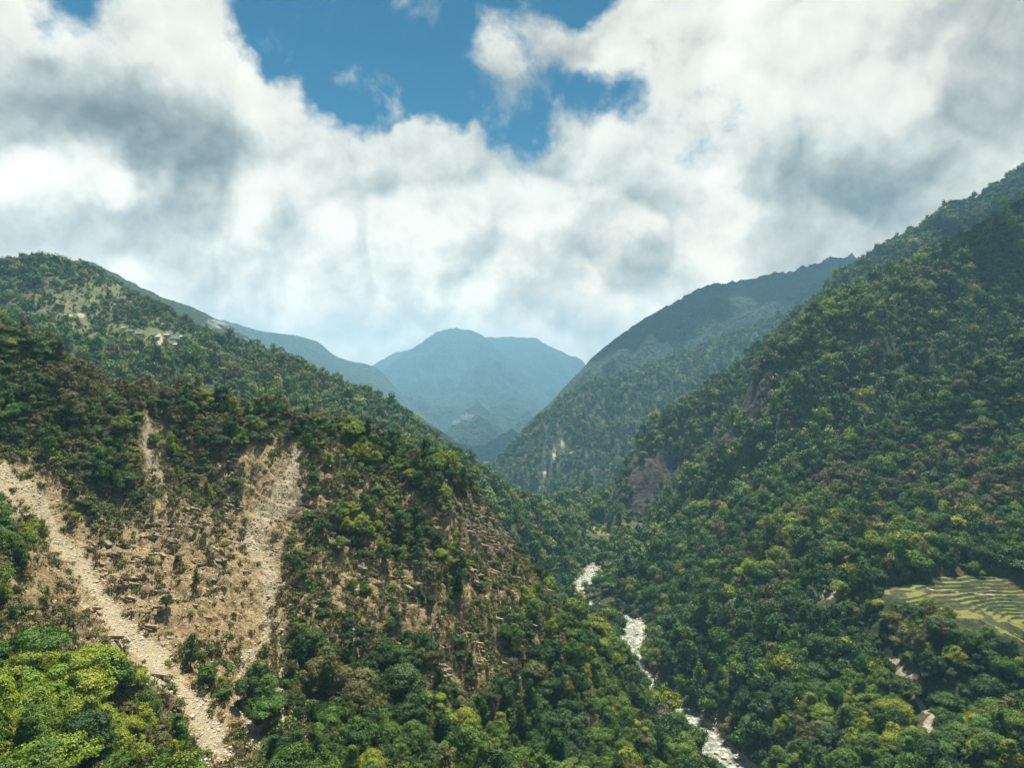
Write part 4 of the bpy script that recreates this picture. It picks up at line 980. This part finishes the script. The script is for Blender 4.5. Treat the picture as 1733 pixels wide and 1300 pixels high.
RW = ['big boulder at the head of the wide river bend', 'flat boulder on the right side of the wide bend', 'boulder splitting the rapids inside the bend', 'boulder on the left edge of the middle rapids', 'small boulder in the narrowing rapids', 'boulder under the left bank trees below the bend', 'boulder at the lower end of the middle rapids',
      'boulder in the middle of the upper pool', 'boulder at the right edge of the upper pool', 'boulder by the left edge of the upper pool', 'boulder in the far rapids', 'small boulder left in the far rapids', 'wet boulder in the nearest rapids at the bottom edge', 'small boulder right in the nearest rapids', 'boulder at the top of the nearest rapids', 'boulder on the right bank of the nearest rapids',
      'small boulder at the far right of the wide bend', 'small boulder amid the foam of the wide bend']
for j, (px, py, s_) in enumerate(RB):
    D = CZ/((py-CY)/F); o = bpy.data.objects.new('boulder', rocks[j % 5]); COL.objects.link(o); o.location = ((px-CX)/F*D, D, .1); o.scale = (s_*1.3, s_, s_); o.rotation_euler = (0, 0, j*1.3)
    tag(o, RW[j], 'boulder', 'boulders in the river')
for px, py, s_, l_ in ((1676, 1002, 1.1, 'white boulder beside the road above the terraces'), (1512, 845, 1.3, 'white boulder showing on the wooded slope, right'), (476, 1222, 1.0, 'white boulder on the rubble below the forked gully'), (455, 1010, .9, 'pale block in the middle of the grey chute'),
                       (325, 1215, 1.0, 'dark block lodged in the long chute'), (1578, 1000, .9, 'pale boulder on the upper edge of the terraces')):
    p = hit(px, py); o = bpy.data.objects.new('boulder', rocks[int(px) % 5]); COL.objects.link(o); o.location = p; o.scale = (s_, s_, s_); tag(o, l_, 'boulder', 'boulders on the slopes')

# tufts of dry grass and low green scrub, scattered stones: uncountable cover
def tuft(name, leaf, n, h, spread, seed):
    rg = np.random.default_rng(seed); V = []
    for _ in range(n):
        a = rg.uniform(0, 6.28); b = rg.uniform(0, 6.28); r_ = rg.uniform(0, spread); p = np.array((math.cos(a)*r_, math.sin(a)*r_, -.1)); w = h*.16
        u = np.array((math.cos(b), math.sin(b), 0))*w; l = np.array((math.cos(a)*spread*.7, math.sin(a)*spread*.7, h*rg.uniform(.6, 1.1)))
        V += [p-u, p+u, p+l*.6+u*.8, p+l]
    return mesh_obj(name, V, np.arange(4*n).reshape(-1, 4), LEAF[leaf], link=False)
def on_spur(n, seed, dens):
    rg = np.random.default_rng(seed); u = rg.uniform(-60, 1250, n); y = np.sqrt(rg.uniform(110**2, 370**2, n)); x = (u-CX)/F*y
    zt = lookup(TOP, x, y); zi = lookup(comp[0], x, y); keep = (zi > zt-1) & ((zt+1-CZ)/y > lookup(RUN, x, y*.99)-.012); x, y = x[keep], y[keep]
    z = height(0, x, y); px, py = pix(x, y, z); keep = (py < 1330) & (rg.random(len(x)) < dens(px, py, x, y)); return x[keep], y[keep], z[keep], px[keep], py[keep], rg
def chan(px, py, y, f_=1.0, x=None):
    m = np.zeros(px.shape)
    if x is not None: px = px+fbm(x/12, y/12, 3)*14; py = py+fbm(x/12+31, y/12, 3)*14
    for ch, w in ((CH1, CW1), (CH2, CW2), (CH3, CW3), (CH4, CW4)):
        q, ww = poly_dist(px, py, ch, w); m = np.maximum(m, np.exp(-(q*y/F/(ww*f_))**2))
    return m
x, y, z, px, py, rg = on_spur(120000, 21, lambda px, py, x, y: np.clip(.55+fbm(x/8, y/8, 3)*.9, .05, 1)*(1-chan(px, py, y, 1.1, x)))
bare_ = blob(px, py, BARE_A); r_ = rg.random(len(x))+fbm(x/11, y/11, 3)*.5
gk = np.where(r_ < .30+.22*bare_, 0, np.where(r_ < .50+.30*bare_, 1, np.where(r_ < .78+.2*bare_, 2, 3)))
kp = rg.random(len(x)) < np.clip(1.05-.80*bare_, .18, 1); x, y, z, px, py, gk = [q[kp] for q in (x, y, z, px, py, gk)]
S_ = (rg.uniform(.6, 1.5, len(x)))[:, None]*np.ones(3)
stuff('scrub', 'dry tan grass and low scrub covering the near spur', [tuft('s', 'straw', 26, .8, .7, 1), far_tree('s', 'bush', 'brown', 90, .9, 61), far_tree('s', 'bush', 'olive', 120, .8, 62), far_tree('s', 'bush', 'mid', 130, .8, 63)],
      np.stack([x, y, z-.05], -1), gk, rg.uniform(0, 6.28, len(x)), S_*np.where(gk == 0, 1.0, .30)[:, None])
x, y, z, px, py, rg = on_spur(420000, 22, lambda px, py, x, y: chan(px, py, y, 1.1, x)*np.clip(.35+fbm(x/6, y/6, 3)*1.2, .03, .8)+.05*blob(px, py, BARE_A)+.10*blob(px, py, [(490, 1200, 60, 80, 1), (480, 830, 50, 60, 1), (1100, 1240, 60, 40, 2)]))
sz = .10+.42*rg.random(len(x))**5
# gravel along the river banks
dd = rg.integers(0, len(x_), 9000); off = rg.choice([-1, 1], 9000)*(w_[dd]*rg.uniform(.85, 1.3, 9000)+rg.exponential(1.2, 9000)); gx_ = x_[dd]+nx_[dd]*off; gy_ = y_[dd]+ny_[dd]*off
gz_ = height(1, gx_, gy_); gs_ = .3+.9*rg.random(9000)**4
X3 = np.r_[np.stack([x, y, z], -1), np.stack([gx_, gy_, gz_], -1)]; sz = np.r_[sz, gs_]
stuff('scree', 'loose pale stones lying in the landslide chutes and along the river', [bpy.data.objects.new('s', rocks[q]) for q in range(4)], X3, rg.integers(0, 4, len(X3)), rg.uniform(0, 6.28, len(X3)), sz[:, None]*np.array([1.2, 1, .8]))
# ledges: broken slabs of bedrock sticking out of the bare face
def slab(seed):
    rg2 = np.random.default_rng(seed); V = []; Fc = []
    for q in range(5):
        c = rg2.uniform(-1, 1, 3)*np.array((1.6, .5, .35)); s_ = np.array((rg2.uniform(.7, 1.7), rg2.uniform(.4, .8), rg2.uniform(.12, .3)))
        v, f = box((0, 0, 0), s_*2); a_ = rg2.uniform(-.5, .5); v = np.array(v)+rg2.normal(size=(8, 3))*.12
        v = np.stack([v[:, 0]*math.cos(a_)-v[:, 1]*math.sin(a_), v[:, 0]*math.sin(a_)+v[:, 1]*math.cos(a_), v[:, 2]-.30*v[:, 0]], -1)+c
        Fc += [tuple(k+len(V) for k in ff) for ff in f]; V += list(v)
    return mesh_obj('s', V, Fc, SLABM, link=False)
m_, t_, o_ = material('bedrock'); g_ = t_.node('ShaderNodeNewGeometry'); oi_ = t_.node('ShaderNodeObjectInfo'); n_ = t_.noise(g_.outputs['Position'], 1.6, 6, .7)
cB = t_.mix(t_.rng(n_, .35, .65), (.12, .095, .06), (.34, .27, .165)); cB = t_.mix(t_.math('MULTIPLY', oi_.outputs['Random'], .6), cB, (.16, .145, .12))
principled(t_, o_, cB, .9, .15, bump(t_, n_, .9, .3)); SLABM = m_
LEDGE = [(300, 890, 60, 30, .8), (200, 990, 60, 50, .6), (330, 960, 100, 80, .45), (480, 840, 60, 50, .8), (560, 900, 60, 60, .5), (700, 800, 60, 40, .6), (620, 870, 60, 50, .6), (810, 870, 60, 50, 1.0), (860, 950, 60, 60, 1.0), (770, 920, 60, 50, .8), (900, 1020, 40, 50, .8),
         (700, 1010, 70, 50, .6), (780, 1120, 70, 60, .6), (620, 1020, 60, 50, .6), (250, 1060, 60, 60, .5), (130, 900, 60, 60, .4), (420, 780, 50, 30, .6), (950, 1080, 50, 30, .5)]
x, y, z, px, py, rg = on_spur(110000, 23, lambda px, py, x, y: np.clip(blob(px, py, LEDGE)*.65*np.clip(.2+fbm(x/7, y/7, 3)*2.2, 0, 1.2), 0, 1)*(1-chan(px, py, y, 1.2, x)))
sz = .28+.85*rg.random(len(x))**3
stuff('bedrock', 'layered rock ledges cropping out of the bare spur face', [slab(q) for q in range(5)], np.stack([x, y, z-.15], -1), rg.integers(0, 5, len(x)), rg.normal(size=len(x))*.35+.25, sz[:, None]*np.array([1.1, 1, 1.0]))
print('slabs', len(x))
print('scrub/scree', len(gk), len(x))

# unseen clouds overhead, placed to cast shade on the upper right slopes and ridges
m_, t_, o_ = material('cloud_white'); principled(t_, o_, (.85, .86, .87), 1.0, 0); CLOUDM = m_
def cloud(center, rx, ry, rz, seed, label):
    import bmesh
    rg = np.random.default_rng(seed); V = []; Fc = []; b0 = 0
    bm = bmesh.new(); bmesh.ops.create_icosphere(bm, subdivisions=4, radius=1.0); sv = np.array([v.co[:] for v in bm.verts]); sf = np.array([[v.index for v in f.verts] for f in bm.faces]); bm.free()
    for q in range(26):
        a = rg.uniform(0, 6.28); rr_ = math.sqrt(rg.random()); c = np.array((math.cos(a)*rr_*rx, math.sin(a)*rr_*ry, rg.uniform(-.2, .5)*rz)); r0 = rg.uniform(.22, .42)*min(rx, ry)
        v = sv*(1+.35*fbm(sv[:, 0]*2+q*3+sv[:, 2], sv[:, 1]*2-sv[:, 2]*1.3, 4)[:, None])*np.array((r0, r0, r0*.55))+c
        V.append(v); Fc.append(sf+b0); b0 += len(v)
    o = mesh_obj('cloud', np.concatenate(V), np.concatenate(Fc), CLOUDM, smooth=True); o.location = center; return tag(o, label, kind='structure')
def above(p, zc): t = (zc-p[2])/SD.z; return (p[0]+SD.x*t, p[1]+SD.y*t, zc)
cloud(above((668, 860, 330), 1900), 95, 210, 60, 2, 'unseen cloud overhead shading the upper right slope')
cloud(above((1060, 1450, 560), 2000), 120, 200, 70, 1, 'small unseen cloud shading the upper right ridge')
cloud(above((1000, 3850, 700), 3700), 1000, 700, 200, 5, 'broad unseen cloud shading the blue ridge')

# ------------------------------------------------------------ haze
m_, t_, o_ = material('haze_air')
pv = t_.node('ShaderNodeVolumePrincipled'); pv.inputs['Color'].default_value = (.30, .60, .84, 1); pv.inputs['Density'].default_value = .000105
pv.inputs['Anisotropy'].default_value = 0.0
t_.l.new(pv.outputs[0], o_.inputs['Volume'])
x0, x1, y0, y1, z0, z1 = -13000, 13000, -900, 12800, -1560, 1120
v = [(x, y, z) for x in (x0, x1) for y in (y0, y1) for z in (z0, z1)]
hz = mesh_obj('haze', v, [(0, 1, 3, 2), (4, 6, 7, 5), (0, 4, 5, 1), (2, 3, 7, 6), (0, 2, 6, 4), (1, 5, 7, 3)], m_)
tag(hz, 'thin blue haze filling the valley', kind='stuff')
